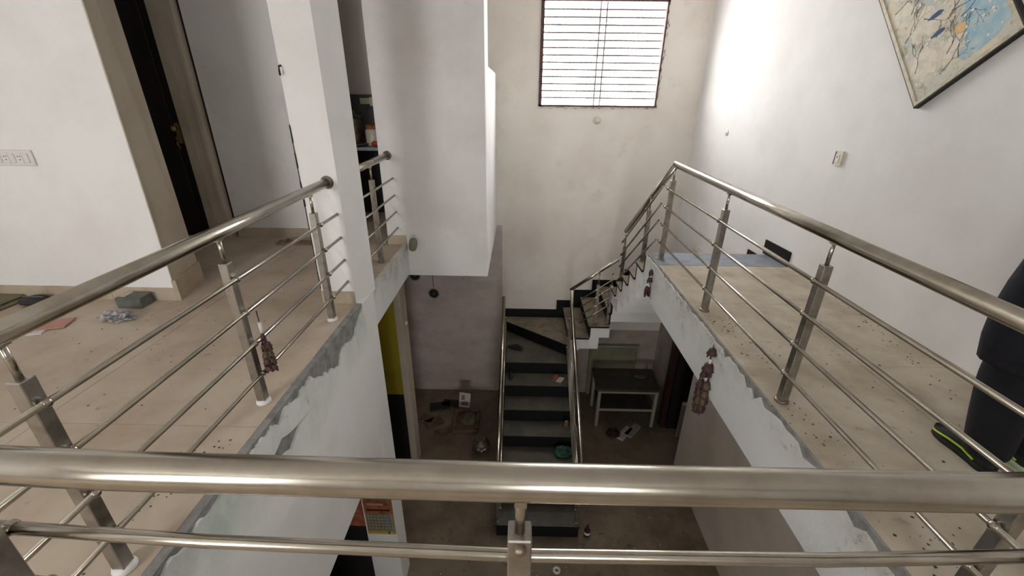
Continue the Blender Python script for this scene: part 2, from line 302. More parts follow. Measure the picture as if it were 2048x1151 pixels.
# box wall, its slab and the bright flank
bx = struct('wall_box', box(-1.42, -.338, 4.45, 4.60, -.364, CZ), 'wall_dirty', 'white hanging wall in the middle of the stairwell')
skirt(bx, [(-1.42, 4.45), (-1.215, 4.45)], h=.1)
struct('wall_box', box(-.46, -.338, 4.60, 4.90, -.364, CZ).box(-.46, -.338, 4.90, 6.52, -.364, 1.765), 'wall', 'bright flank wall with parapet beside the window')
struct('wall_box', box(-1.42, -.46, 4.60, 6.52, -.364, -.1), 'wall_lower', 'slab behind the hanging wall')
struct('wall_box', box(-1.42, -1.36, 4.60, 6.52, 0, CZ), 'wall_cream', 'partition beside the kitchen')
struct('wall_kitchen', box(-3.2, -1.42, 5.9, 6.1, 0, CZ).box(-3.2, -3.1, 4.8, 5.9, 0, CZ), 'wall_cream', 'cream kitchen wall seen past the column')
# left landing edge: cement core, plaster skin with ragged top edge
struct('wall_left_lower', box(-1.38, -1.222, .62, 2.99, -1.41, -.006).box(-1.262, -1.224, .60, 2.99, -.05, -.002), 'cement', 'bare cement edge of the left landing')
struct('wall_left_lower', box(-1.38, -1.222, -2.7, 1.35, FZ, -1.41), 'wall', 'lower wall under the left landing')
edge = [(.62,-.03),(.80,-.012),(.917,-.035),(.973,-.012),(1.046,-.05),(1.106,-.01),(1.17,-.035),(1.25,-.018),(1.34,-.03),(1.428,-.012),(1.50,-.022),(1.54,-.01),(1.6,-.03),(1.64,-.012),(1.687,-.055),(1.74,-.03),(1.787,-.014),(1.85,-.04),(1.905,-.055),(1.95,-.03),(2.0,-.045),(2.062,-.02),(2.11,-.07),(2.15,-.085),(2.196,-.12),(2.24,-.115),(2.27,-.155),(2.33,-.15),(2.38,-.19),(2.448,-.20),(2.48,-.15),(2.545,-.118),(2.6,-.125),(2.66,-.15),(2.752,-.15),(2.80,-.11),(2.86,-.085),(2.93,-.06),(2.99,-.03)]
rn = random.Random(5); pe = []
for (a, b) in zip(edge, edge[1:]):
    pe.append(a); k = 3
    for i in range(1, k): t = i/k; pe.append((a[0]+(b[0]-a[0])*t, a[1]+(b[1]-a[1])*t + rn.uniform(-.008, .008)))
pe.append(edge[-1])
gouge = [(2.02,-.20),(1.93,-.215),(1.85,-.205),(1.79,-.235),(1.735,-.262),(1.69,-.24),(1.65,-.235),(1.61,-.205),(1.585,-.17),(1.64,-.155),(1.68,-.135),(1.73,-.158),(1.80,-.182),(1.86,-.188),(1.93,-.198)]
# skin polygon with the gouge joined through a slit at its right end
skin = [(p[0], p[1]) for p in pe]
poly = [(.62, -1.415)] + skin + [(2.99, -1.415)]
# split into two prisms at z = -.2 along the gouge: simple approach - skin above/below built as quads strips
def strip(parent_mb, top, bot, x0, x1):
    n = len(top); vs = [(x1, y, z) for y, z in top] + [(x1, y, z) for y, z in bot] + [(x0, y, z) for y, z in top] + [(x0, y, z) for y, z in bot]
    fs = []
    for i in range(n-1):
        fs += [(i, i+1, n+i+1, n+i), (2*n+i, 2*n+i+1, i+1, i), (n+i, n+i+1, 3*n+i+1, 3*n+i)]
    fs += [(0, n, 3*n, 2*n), (n-1, 2*n-1, 4*n-1, 3*n-1)]
    parent_mb.add(vs, fs)
def gz(y, upper):
    # gouge boundaries as functions of y
    U = [(1.585,-.17),(1.64,-.152),(1.68,-.135),(1.73,-.158),(1.80,-.178),(1.86,-.186),(1.93,-.196),(2.03,-.2045)]
    D = [(1.585,-.17),(1.61,-.205),(1.65,-.235),(1.69,-.24),(1.735,-.262),(1.79,-.235),(1.85,-.205),(1.93,-.208),(2.03,-.2055)]
    T = U if upper else D
    if y <= T[0][0] or y >= T[-1][0]: return -.205
    for a, b in zip(T, T[1:]):
        if a[0] <= y <= b[0]: return a[1]+(b[1]-a[1])*(y-a[0])/(b[0]-a[0])
def ezr(y):
    for a, b in zip(pe, pe[1:]):
        if a[0] <= y <= b[0]: return a[1]+(b[1]-a[1])*(y-a[0])/(b[0]-a[0])
    return -.03
ys = sorted(set([round(p[0], 4) for p in pe] + [1.5851, 1.61, 1.65, 1.68, 1.69, 1.735, 1.79, 1.85, 1.86, 1.93, 2.0299]))
sk = MB()
strip(sk, [(y, ezr(y)) for y in ys], [(y, min(ezr(y)-.001, gz(y, True))) for y in ys], -1.222, -1.209)
strip(sk, [(y, gz(y, False)) for y in ys], [(y, -.55) for y in ys], -1.222, -1.209)
struct('wall_left_lower', sk, 'peel', 'flaking white plaster along the left landing edge')
struct('wall_left_lower', box(-1.385, -1.209, .62, 2.99, -1.412, -.55), 'wall', 'white wall face below the left landing')
struct('wall_left_lower', box(-1.40, -1.212, 3.24, 4.45, -.335, -.004), 'fascia', 'short beam between column and hanging wall')
fl = MB(); fl.box(-1.262, -1.21, 3.24, 4.45, -.004, .0)
struct('trim_5', fl, 'fascia', 'chipped plaster lip of the short beam')
# yellow wall, dado, jamb in the lower left room
struct('wall_left_lower', box(-4.8, -1.53, 4.75, 4.9, -2.28, -.15), 'yellow', 'yellow painted wall in the lower left room')
struct('wall_left_lower', box(-4.8, -1.53, 4.74, 4.9, FZ, -2.28), 'dark', 'black lower band of the yellow wall')
struct('wall_left_lower', box(-1.53, -1.44, 4.72, 4.95, FZ, -.364), 'jamb', 'cream jamb beside the yellow wall')
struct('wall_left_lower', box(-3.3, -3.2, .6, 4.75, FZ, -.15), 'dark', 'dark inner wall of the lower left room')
# right landing fascia
rf_edge = MB()
rn = random.Random(11); ys2 = [.6+i*.05 for i in range(75)]; top = [(y, -.012-abs(rn.gauss(0, .022))*(1.6 if y < 2.2 else .6)) for y in ys2]
strip(rf_edge, top, [(y, -.42) for y in ys2], 1.372, 1.36)
struct('wall_right_lower', rf_edge, 'fascia', 'flaking fascia of the right landing')
struct('wall_right_lower', box(1.372, 1.6, .6, 4.28, -.42, -.003), 'cement', 'cement edge of the right landing')
struct('trim_6', box(1.385, 1.421, .6, 3.94, -.01, -.001), 'floor_r', 'worn lip of the right landing')
struct('wall_right_lower', box(1.6, 2.8, .6, 4.28, -.3, -.15), 'wall', 'underside of the right landing')
struct('wall_front_lower', box(-1.21, 1.372, .48, .60, -.42, -.012), 'fascia', 'fascia of the front landing')

# ------------------------------------------------------------------ window
win = struct('window_1', box(wx0, wx0+.045, 6.50, 6.56, wz0, wz1).box(wx1-.02, wx1, 6.50, 6.56, wz0, wz1).box(wx0, wx1, 6.50, 6.56, wz0, wz0+.022).box(wx0, wx1, 6.50, 6.56, wz1-.025, wz1), 'frame', 'barred window high in the back wall')
for i in range(13):
    zz = 1.478 + i*.088
    MB().tube([(wx0+.02, 6.60, zz), (wx1-.01, 6.60, zz)], .012, 6).build('grille_bar', 'bar', win)
for xx in (1.03, 1.115): MB().tube([(xx, 6.605, wz0), (xx, 6.605, wz1)], .011, 6).build('mullion', 'bar', win)
for a, b in ((wx0+.045, 1.03), (1.115, wx1-.02)): MB().box(a, b, 6.64, 6.643, wz0+.02, wz1-.02).build('glass_pane', 'glass', win)
ragm = MB(); rn = random.Random(2)
for i in range(70):
    if i < 38: x = rn.uniform(wx0, wx1+.05); z = wz0 - abs(rn.gauss(0, .014)) ; sx, sz = rn.uniform(.02, .07), rn.uniform(.004, .012)
    else: x = wx1 + abs(rn.gauss(0, .018)); z = rn.uniform(wz0, wz1); sx, sz = rn.uniform(.005, .016), rn.uniform(.02, .07)
    ragm.prism([(x-sx/2, z), (x, z-sz/2), (x+sx/2, z+.003), (x+.002, z+sz/2)], 'y', 6.5135, 6.521)
rag = ragm.build('rough_edging', 'cement', win); rag['kind'] = 'stuff'

# ------------------------------------------------------------------ staircase
st = thing('staircase', (.3, 3.62, FZ), 'black and grey granite staircase that turns twice up to the right landing', 'staircase')
g1 = .30; Y0 = 3.625
def tread(poly, z, mat, th=.03):
    MB().prism(poly, 'z', z-.005, z).build('tread', mat, st); MB().prism(poly, 'z', z-th, z-.0052).build('nosing', 'black', st)
def folded(a0, g, n, z0, r, th, tv, first_down=True):
    a = [a0+g*i for i in range(n+1)]; top = [(a[0], z0-r)]
    for i in range(n): top += [(a[i], z0+r*i), (a[i+1], z0+r*i)]
    bot = []
    for i in range(n-1, -1, -1): bot += [(a[i+1]+(th if i < n-1 else 0), z0+r*i-tv), (a[i]+th, z0+r*i-tv)]
    bot += [(a[0]+th, z0-r)]
    return top + bot
# main flight: six straight steps, then two winders
for k in range(6):
    y = Y0+g1*k; z = FZ+RS*(k+1)
    tread([(-.23, y-.006), (.83, y-.006), (.83, y+g1), (-.23, y+g1)], z, 'tread')
    MB().box(-.21, .81, y, y+.018, z-RS, z-.03).build('riser', 'black', st)
pr = folded(Y0+.018, g1, 6, FZ+RS-.03, RS, .13, .15)
MB().prism(pr, 'x', -.20, .80).build('stair_slab', 'wall', st)
yw = Y0+g1*6
MB().box(-.21, .81, yw, yw+.018, FZ+RS*6, FZ+RS*7-.03).build('riser', 'black', st)
tread([(-.23, yw-.006), (.83, yw-.006), (.83, 5.62), (-.23, 6.42)], FZ+RS*7, 'tread')
def wedge(name, pa, pb, t, z0, z1, mat):
    a = Vector((*pa, 0)); b = Vector((*pb, 0)); d = (b-a).normalized(); n = Vector((-d.y, d.x, 0))*t
    MB().prism([(a.x, a.y), (b.x, b.y), (b.x+n.x, b.y+n.y), (a.x+n.x, a.y+n.y)], 'z', z0, z1).build(name, mat, st)
wedge('riser', (.80, 5.62), (-.23, 6.42), -.018, FZ+RS*7, FZ+RS*8-.03, 'black')
tread([(.84, 5.575), (.84, 6.51), (-.24, 6.51), (-.24, 6.385)], FZ+RS*8, 'tread_brown')
MB().prism([(-.20, yw+.02), (.80, yw+.02), (.80, 6.51), (-.20, 6.51)], 'z', FZ+RS*7-.17, FZ+RS*7-.03).build('stair_slab', 'wall', st)
MB().prism([(.80, 5.64), (.80, 6.5), (-.20, 6.5), (-.20, 6.43)], 'z', FZ+RS*7, FZ+RS*8-.03).build('stair_slab', 'wall', st)
# cross flight: steps nine and ten
zA = FZ+RS*9; zB = FZ+RS*10; zC = FZ+RS*11; zD = FZ+RS*12
for x, z in ((.80, zA), (1.08, zB)):
    tread([(x-.02, 5.51), (x+.28, 5.51), (x+.28, 6.51), (x-.02, 6.51)], z, 'tread_brown')
    MB().box(x, x+.018, 5.535, 6.51, z-RS, z-.03).build('riser', 'black', st)
MB().prism(folded(.818, .28, 2, zA-.03, RS, .13, .17), 'y', 5.53, 6.51).build('stair_slab', 'wall', st)
MB().box(.79, .90, 5.53, 5.64, FZ, zA-.2).build('newel_pier', 'wall_cream', st)
# corner winders
MB().box(1.36, 1.378, 5.56, 6.51, zB, zC-.03).build('riser', 'black', st)
tread([(1.345, 5.56), (1.345, 6.51), (2.47, 6.51)], zC, 'tread_brown')
wedge('riser', (1.37, 5.57), (2.47, 6.50), -.018, zC, zD-.03, 'black')
tread([(1.36, 5.545), (2.47, 6.50), (2.53, 5.56)], zD, 'tread_brown')
MB().prism([(1.378, 5.56), (1.378, 6.51), (2.47, 6.51), (2.53, 5.56)], 'z', -1.52, zC-.03).build('stair_slab', 'wall', st)
MB().prism([(1.39, 5.56), (2.48, 6.48), (2.53, 5.56)], 'z', zC-.03, zD-.03).build('stair_slab', 'wall', st)
# upper flight towards the viewer
YN = 4.29; g3 = .262
for k in range(1, 6):
    ya = YN+g3*(k-1); yb = YN+g3*k; z = -RS*k
    tread([(1.34, ya+.018), (XR(ya)-.003, ya+.018), (XR(yb)-.003, yb+.02), (1.34, yb+.02)], z, 'tread_brown')
    MB().prism([(1.355, ya), (XR(ya)-.003, ya), (XR(ya)-.003, ya+.018), (1.355, ya+.018)], 'z', z, z+RS-.03).build('riser', 'black', st)
MB().box(1.355, XR(YN+g3*5)-.003, YN+g3*5, YN+g3*5+.018, zD, -RS*5-.03).build('riser', 'black', st)
pf = folded(-(YN+g3*5), g3, 5, -RS*5-.03, RS, .13, .17)
MB().prism([(-p[0], p[1]) for p in pf], 'x', 1.36, 2.5).build('stair_slab', 'wall', st)
# black stepped skirting on the walls beside the steps
def bskirt(x0, x1, z0, z1, y=6.52): MB().box(x0, x1, y-.014, y-.0005, z0, z1).build('skirting_tile', 'black', wall_back)
bskirt(-.24, .67, FZ+RS*8, FZ+RS*8+.15); bskirt(.67, .95, FZ+RS*8, zA+.13); bskirt(.95, 1.24, zA, zB+.13); bskirt(1.24, 1.75, zB, zC+.12); bskirt(1.75, 2.47, zC, zD+.12)
sks = MB()
for k in range(0, 5):
    ya = YN+g3*(k-1) if k else 3.94; yb = YN+g3*k+.06; z = -RS*k
    m = MB().prism([(ya if k else 3.94, z-.02 if k else .002), (yb, z-.02 if k else .002), (yb, z+.15), (ya, z+.15)], 'x', XR(4.5)-.0, XR(4.5)+.0005)
    x = XR((ya+yb)/2)
    MB().prism([(XR(ya)-.013, ya), (XR(yb)-.013, yb), (XR(yb)-.001, yb), (XR(ya)-.001, ya)], 'z', z if k else .003, z+.15).build('skirting_tile', 'black', st)

# ------------------------------------------------------------------ railings
def unit_mesh(mb, name, mat):
    me = bpy.data.meshes.new(name); me.from_pydata(mb.v, [], mb.f); me.polygons.foreach_set('use_smooth', mb.smooth); me.materials.append(M[mat]); return me
clamp_me = unit_mesh(MB().lathe([(.002, -.016), (.009, -.014), (.014, -.008), (.0165, 0), (.014, .008), (.009, .014), (.002, .016)], (0, 0, 0), (0, 1, 0), 12).tube([(-.022, 0, 0), (.0, 0, 0)], .006, 8), 'clamp', 'steel')
cap_me = unit_mesh(MB().lathe([(.036, 0), (.037, .007), (.034, .018), (.026, .024)], (0, 0, 0), n=20), 'base_cap', 'chip')
cap_d = unit_mesh(MB().lathe([(.036, 0), (.037, .008), (.03, .014)], (0, 0, 0), n=20), 'base_cap', 'steel_dull')
def railing(label, posts, hand, rods, side, group='steel railings round the stairwell', rh=.031, ph=.79, capk='d', rr=.0105, flange=None, topz=.93, joints=()):
    base = Vector(posts[0] if posts else hand[0])
    t = thing('railing', base, label, 'railing', group)
    hr = MB().tube(hand, rh, 24).build('handrail', 'steel', t)
    if flange:
        for c, ax in flange: MB().lathe([(.045, 0), (.045, .008), (.036, .014), (.033, .03)], c, ax, 20).build('flange', 'steel_dull', hr)
    s = Vector(side)
    for p in posts:
        p = Vector(p[:3]); hh = ph
        po = MB().bbox(p.x-.0215, p.x+.0215, p.y-.0215, p.y+.0215, p.z+.0, p.z+hh, .0025).build('post', 'steel_post', t, org=p)
        MB().tube([(p.x, p.y, p.z+hh-.005), (p.x, p.y, p.z+topz-.02)], .0095, 10).box(p.x-.0105, p.x+.0105, p.y-.016, p.y+.016, p.z+topz-rh-.006, p.z+topz-rh+.006).build('stem', 'steel', po)
        if rh > .032: MB().blob((p.x, p.y-.024, p.z+hh-.02), (.012, .010, .012), 2, 0, 1).build('screw_cap', 'steel_dull', po)
        place(cap_me if capk == 'w' else cap_d, 'base_cap', p, po)
        for rod in rods:
            # find the rod height at this post
            for a, b in zip(rod, rod[1:]):
                a = Vector(a); b = Vector(b); d = b-a; q = ((p-a).x*d.x+(p-a).y*d.y)/(d.x**2+d.y**2)
                if -.02 <= q <= 1.02:
                    c = place(clamp_me, 'clamp', a+d*q, po)
                    c.rotation_euler = (math.atan2(d.z, math.hypot(d.x, d.y)), 0, math.atan2(s.y, s.x) if abs(s.x) > .5 else math.atan2(s.y, s.x)) if False else (0, 0, math.atan2(s.y, s.x)); break
    for rod in rods: MB().tube(rod, rr, 12).build('rod', 'steel', t)
    return t
RZ = (.71, .535, .36, .185)
GR = 'steel railings round the stairwell'
railing('long steel railing on the left landing ending at the white column', [(-1.335, .925, 0), (-1.335, 1.80, 0), (-1.335, 2.71, 0)],
    [(-1.335, .53, .925), (-1.335, 2.985, .935)], [[(-1.30, .54, z), (-1.30, 2.99, z)] for z in RZ], (1, 0, 0), capk='w', flange=[((-1.335, 2.99, .935), (0, -1, 0))])
railing('short steel railing behind the white column at the kitchen opening', [(-1.335, 3.90, 0)],
    [(-1.335, 3.245, .935), (-1.335, 4.445, .935)], [[(-1.30, 3.24, z), (-1.30, 4.45, z)] for z in RZ], (1, 0, 0), capk='d', flange=[((-1.335, 4.45, .935), (0, -1, 0))])
railing('long steel railing on the right landing beside the white wall', [(1.45, .885, 0), (1.45, 1.90, 0), (1.45, 2.975, 0), (1.45, 4.10, 0)],
    [(1.45, .53, .925), (1.452, 4.11, .935)], [[(1.415, .54, z), (1.415, 4.15, z)] for z in RZ], (-1, 0, 0))
railing('nearest steel railing crossing in front of the viewer', [(-1.0, .52, 0), (.012, .52, 0), (1.02, .52, 0)],
    [(-1.335, .55, .905), (-.7, .535, .898), (0, .53, .898), (.8, .535, .893), (1.45, .55, .898)], [[(-1.30, .57, z+.002), (-.6, .549, z-.012), (0, .541, z-.018), (.6, .545, z-.016), (1.415, .57, z)] for z in RZ], (0, 1, 0), rh=.0325, rr=.0125, topz=.905)
# stair rails
d3 = .76
def l3(y, zt, y1=4.14): return zt - d3*(y-y1)
railing('sloping steel railing on the upper flight below the right landing', [(1.42, 4.60, -.30), (1.42, 5.44, -.985)],
    [(1.45, 4.09, .935), (1.42, 5.46, -.11)], [[(1.385, 4.15, z), (1.385, 5.46, l3(5.46, z))] for z in (.736, .557, .391, .194)], (-1, 0, 0), ph=.68, topz=.85)
railing('short steel railing over the cross flight at the back wall', [(1.16, 5.60, zB), (1.345, 5.60, zB)],
    [(.76, 5.58, -1.03), (1.40, 5.58, -.545)], [[(.93, 5.575, z), (1.37, 5.575, z+.33)] for z in (-1.17, -1.29, -1.43, -1.56)], (0, -1, 0), ph=.62, topz=.82, rh=.024, rr=.009)
zs = lambda y: FZ+RS+(y-Y0)*RS/g1
for lab, x, sx in (('steel railing on the left side of the main flight', -.19, 1), ('steel railing on the right side of the main flight', .79, -1)):
    yt = 5.5
    pts = [(x, Y0+.06, zs(Y0+.06)+.86), (x, yt, zs(yt)+.86)]
    if sx < 0: pts.append((x-.01, 5.56, zs(yt)+1.10))
    else: pts[-1:] = [(x, 5.62, zs(5.62)+.86)]
    po = [(x, Y0+.06, FZ+RS), (x, Y0+.06+3*g1, FZ+4*RS), (x, 5.50, FZ+RS*7)]
    railing(lab, po, pts, [[(x+sx*.03, Y0+.06, zs(Y0+.06)+q), (x+sx*.03, yt, zs(yt)+q)] for q in (.66, .5, .34, .18)], (sx, 0, 0), ph=.72, topz=.84, rh=.026)

# ------------------------------------------------------------------ things on walls
def rw_frame(y): 
    n = Vector((-1, -.0615, 0)).normalized(); u = Vector((.0615, -1, 0)).normalized(); return Vector((XR(y), y, 0)), n, u
def wallbox(mb, y, zc, w_, h_, d0, d1, ang=0, off=(0, 0), bev=.003):
    # box on right wall: u to the viewer's right (-Y), rotated by ang in the wall plane
    o, n, u = rw_frame(y); vs = []
    ca, sa = math.cos(ang), math.sin(ang)
    for d in (d0, d1):
        for (a, b) in ((-w_/2, -h_/2), (w_/2, -h_/2), (w_/2, h_/2), (-w_/2, h_/2)):
            a += off[0]; b += off[1]; vs.append(o + u*(a*ca-b*sa) + Vector((0, 0, zc + a*sa+b*ca)) + n*d)
    mb.add(vs, [(0,3,2,1),(4,5,6,7),(0,1,5,4),(1,2,6,5),(2,3,7,6),(3,0,4,7)]); return mb
def wallpoly(mb, y, zc, pts, d0, d1, ang=0):
    o, n, u = rw_frame(y); ca, sa = math.cos(ang), math.sin(ang); k = len(pts); vs = []
    for d in (d0, d1):
        for a, b in pts: vs.append(o + u*(a*ca-b*sa) + Vector((0, 0, zc + a*sa+b*ca)) + n*d)
    mb.add(vs, [tuple(range(k))[::-1], tuple(range(k, 2*k))] + [(i, (i+1) % k, k+(i+1) % k, k+i) for i in range(k)]); return mb
# painting, hung with its frame turned about 37 degrees
PW, PH, PA = .60, 1.0, math.radians(40)
cy, cz = 3.17, 1.475
# centre = bottom-left corner + half sizes
cu = PW/2*math.cos(PA) - PH/2*math.sin(PA); cv = PW/2*math.sin(PA) + PH/2*math.cos(PA)
py, pz = cy - cu, cz + cv
_o, _n2, _u = rw_frame(py)
pt = thing('painting', tuple(_o + _n2*.02 + Vector((0, 0, pz))), 'framed blossom painting in blue and cream hung askew on the right wall', 'painting')
wallbox(MB(), py, pz, PW-.02, PH-.02, .003, .034, PA).build('canvas', 'art_base', pt)
bk = MB()
for (a, b, ww, hh) in ((0, -PH/2, PW, .022), (0, PH/2, PW, .022), (-PW/2, 0, .022, PH+.022), (PW/2, 0, .022, PH+.022)): wallbox(bk, py, pz, ww, hh, .002, .042, PA, (a, b))
bk.build('frame', 'gold', pt)
bs = MB()
for (a, b, ww, hh) in ((0, -PH/2-.016, PW+.04, .006), (PW/2+.016, 0, .006, PH+.03), (-PW/2-.016, 0, .004, PH+.03)): wallbox(bs, py, pz, ww, hh, .001, .040, PA, (a, b))
bs.build('frame_edge', 'frame_dark', pt)
rn = random.Random(21)
bl = MB(); B0 = [(.02, -.44), (.10, -.45), (.20, -.44), (.284, -.40), (.284, .0), (.284, .40), (.16, .42), (.10, .30), (.12, .16), (.09, .05), (.125, -.06), (.115, -.15), (.07, -.20), (.085, -.27), (.03, -.31), (.04, -.36), (-.01, -.40)]
for (cx_, cy_), sc_2, mt_ in (((0, 0), 1, 'art_blue'),):
    wallpoly(bl, py, pz, B0, .034, .0344, PA)
bl.build('blue_sky_patch', 'art_blue', pt)
rn = random.Random(4)
for (a, b, sz, mt_) in ((-.18, -.28, .12, 'art_cream'), (-.12, -.05, .13, 'art_cream'), (.0, -.30, .09, 'art_cream'), (-.2, .15, .1, 'art_cream'), (.05, .12, .1, 'art_cream'), (.2, -.3, .05, 'art_pale'), (.22, -.12, .05, 'art_pale')):
    m = MB(); wallpoly(m, py, pz, [(max(-.284, min(.284, a+sz*(.6+.4*rn.random())*math.cos(t))), max(-.48, b+sz*(.6+.5*rn.random())*math.sin(t))) for t in [i*math.pi/8 for i in range(16)]], .0344, .0346, PA); m.build('paint_patch', mt_, pt)
br = MB()
def branch(p, ang, ln, wd, dep):
    q = (p[0]+math.cos(ang)*ln, p[1]+math.sin(ang)*ln); nx, ny = -math.sin(ang)*wd, math.cos(ang)*wd
    if abs(q[0]) > .278 or abs(q[1]) > .47: return
    wallpoly(br, py, pz, [(p[0]+nx, p[1]+ny), (p[0]-nx, p[1]-ny), (q[0]-nx*.6, q[1]-ny*.6), (q[0]+nx*.6, q[1]+ny*.6)], .0345, .0352, PA)
    if dep > 0:
        branch(q, ang+rn.uniform(-.5, .5), ln*.86, wd*.72, dep-1)
        if rn.random() < .7: branch(q, ang+rn.choice((-1, 1))*rn.uniform(.4, 1.0), ln*.75, wd*.6, dep-1)
for p, a in (((-.25, -.30), .9), ((-.25, -.05), .5), ((-.25, .2), .1), ((.03, -.12), .6), ((.05, -.10), -.3), ((.08, -.18), .1), ((-.2, .32), -.4), ((.0, -.4), 1.3), ((-.12, -.42), .3), ((-.05, -.33), .6), ((-.1, .0), -.9), ((-.16, .1), .8)): branch(p, a, .05, .0032, 7)
_b = br.build('painted_branches', 'art_dark', pt); _b['kind'] = 'stuff'
for (cx_, cy_, a, s_) in ((-.035, -.045, -.2, 1.0), (-.055, -.165, -.1, .9), (.10, .18, .8, .7)):
    bd = MB(); P_ = [(-.055, 0), (-.02, .014), (.02, .02), (.04, .012), (.05, .0), (.03, -.012), (-.01, -.014)]
    wallpoly(bd, py, pz, [(cx_+s_*(x*math.cos(a)-y*math.sin(a)), cy_+s_*(x*math.sin(a)+y*math.cos(a))) for x, y in P_], .0352, .036, PA); bd.build('painted_bird', 'art_bird', pt)
og = MB(); wallpoly(og, py, pz, [(.06+.032*math.cos(t)*(1+.15*math.sin(3*t)), -.245+.034*math.sin(t)) for t in [i*math.pi/7 for i in range(14)]], .0353, .0362, PA); og.build('orange_patch', 'art_orange', pt)
fl_ = MB()
for i in range(130):
    a, b = rn.uniform(-.28, .26), rn.uniform(-.44, .46); s_ = rn.uniform(.003, .010)
    wallpoly(fl_, py, pz, [(a+s_*math.cos(t), b+s_*math.sin(t)) for t in (0, 1.3, 2.5, 3.8, 5)], .0353, .0359, PA)
o_ = fl_.build('painted_blossoms', 'white_plastic', pt); o_['kind'] = 'stuff'
# switch box on right wall
_o, _n2, _u = rw_frame(3.72)
sw = thing('switch_box', tuple(_o + Vector((0, 0, 1.055))), 'small cream switch box on the right wall below the painting', 'switch')
wallbox(MB(), 3.72, 1.055, .085, .115, 0, .02).build('plate', 'cream_plastic', sw)
wallbox(MB(), 3.72, 1.055, .04, .06, .02, .024).build('rocker', 'white_plastic', sw)
wallbox(wallbox(MB(), 3.72, 1.055, .006, .1, .02, .022, 0, (-.03, 0)), 3.72, 1.055, .004, .012, .024, .026, 0, (0, .01)).build('slot', 'ink', sw)
o_, n_, u_ = rw_frame(5.60)
tag(MB().lathe([(.036, 0), (.036, .008), (.028, .012), (.012, .012), (.01, .02)], o_+Vector((0, 0, 1.11)), tuple(n_), 20).build('round_plate', 'white_plastic', None, org=o_+Vector((0, 0, 1.11))), 'small round white cover on the right wall near the back corner', 'wall plate')
# lamp holder below the window
lh = thing('lamp_holder', (1.088, 6.52, 1.19), 'round white lamp holder below the barred window', 'lamp holder')
MB().lathe([(.05, 0), (.05, .012), (.042, .02)], (1.088, 6.52, 1.19), (0, -1, 0), 24).build('rose', 'cream_plastic', lh)
MB().lathe([(.026, .018), (.034, .03), (.034, .05), (.022, .062), (.004, .066)], (1.095, 6.52, 1.187), (0, -1, 0), 20).build('bulb_cap', 'white_plastic', lh)
# switch plate on left wall
sp = thing('switch_plate', (-3.50, 2.99, 1.07), 'long white switch plate on the left wall near the door', 'switch')
MB().bbox(-3.70, -3.335, 2.975, 2.99, 1.02, 1.125, .004).build('plate', 'white_plastic', sp)
for i in range(7):
    x = -3.685+i*.048
    if i in (3, 5):
        mbx = MB()
        for dx, dz in ((-.008, .012), (.008, .012), (0, -.01)): mbx.lathe([(.0035, 0), (.0035, .002)], (x+.022+dx, 2.9715, 1.072+dz), (0, -1, 0), 8)
        mbx.build('socket_hole', 'ink', sp); MB().bbox(x+.002, x+.042, 2.971, 2.976, 1.035, 1.11, .002).build('socket', 'white_plastic', sp)
    else: MB().bbox(x+.008, x+.036, 2.968, 2.976, 1.04, 1.105, .003).build('rocker', 'white_plastic', sp)
# hook on far wall and vent holes
tag(MB().tube([(-1.508, 2.99, 1.655), (-1.508, 2.965, 1.65), (-1.505, 2.955, 1.625), (-1.51, 2.965, 1.60)], .006, 8).build('wall_hook', 'ink', None, org=(-1.508, 2.99, 1.63)), 'tiny dark hook near the top left of the white column', 'hook')
for i, (x, z, lab) in enumerate(((-1.405, -1.56, 'round dark vent hole in the stained, shade-toned lower back wall'), (-1.70, -1.24, 'round vent half hidden under the hanging wall'))):
    v = thing('vent_hole', (x, 6.52, z), lab, 'vent')
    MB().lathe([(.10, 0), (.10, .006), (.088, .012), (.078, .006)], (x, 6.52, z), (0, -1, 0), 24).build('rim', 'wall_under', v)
    MB().lathe([(.08, .006), (.076, .010), (.01, .008)], (x, 6.52, z), (0, -1, 0), 24).build('cover', 'grey' if False else 'ink', v)
    MB().lathe([(.02, .008), (.018, .02), (.004, .022)], (x, 6.52, z), (0, -1, 0), 12).build('hub', 'grey', v)
tag(MB().tube([(-1.405, 6.51, -1.44), (-1.405, 6.51, -1.18)], .004, 6).build('wire', 'ink', None, org=(-1.405, 6.51, -1.2)), 'thin dark wire above the round vent hole', 'wire')
tag(MB().lathe([(.035, -.02), (.042, 0), (.046, .05), (.04, .10), (.025, .12), (.012, .125)], (-1.15, 4.42, -.03), (.25, -.35, 1), 14).build('pipe_stub', 'board', None, org=(-1.13, 4.42, -.03)), 'rough grey pipe stub at the corner of the hanging wall', 'pipe')
tag(MB().lathe([(.03, 0), (.028, .015), (.01, .03)], (-1.44, 4.84, -1.2), (1, 0, 0), 12).build('door_knob', 'chip', None, org=(-1.44, 4.84, -1.2)), 'shiny knob on the cream jamb of the lower left room', 'knob')

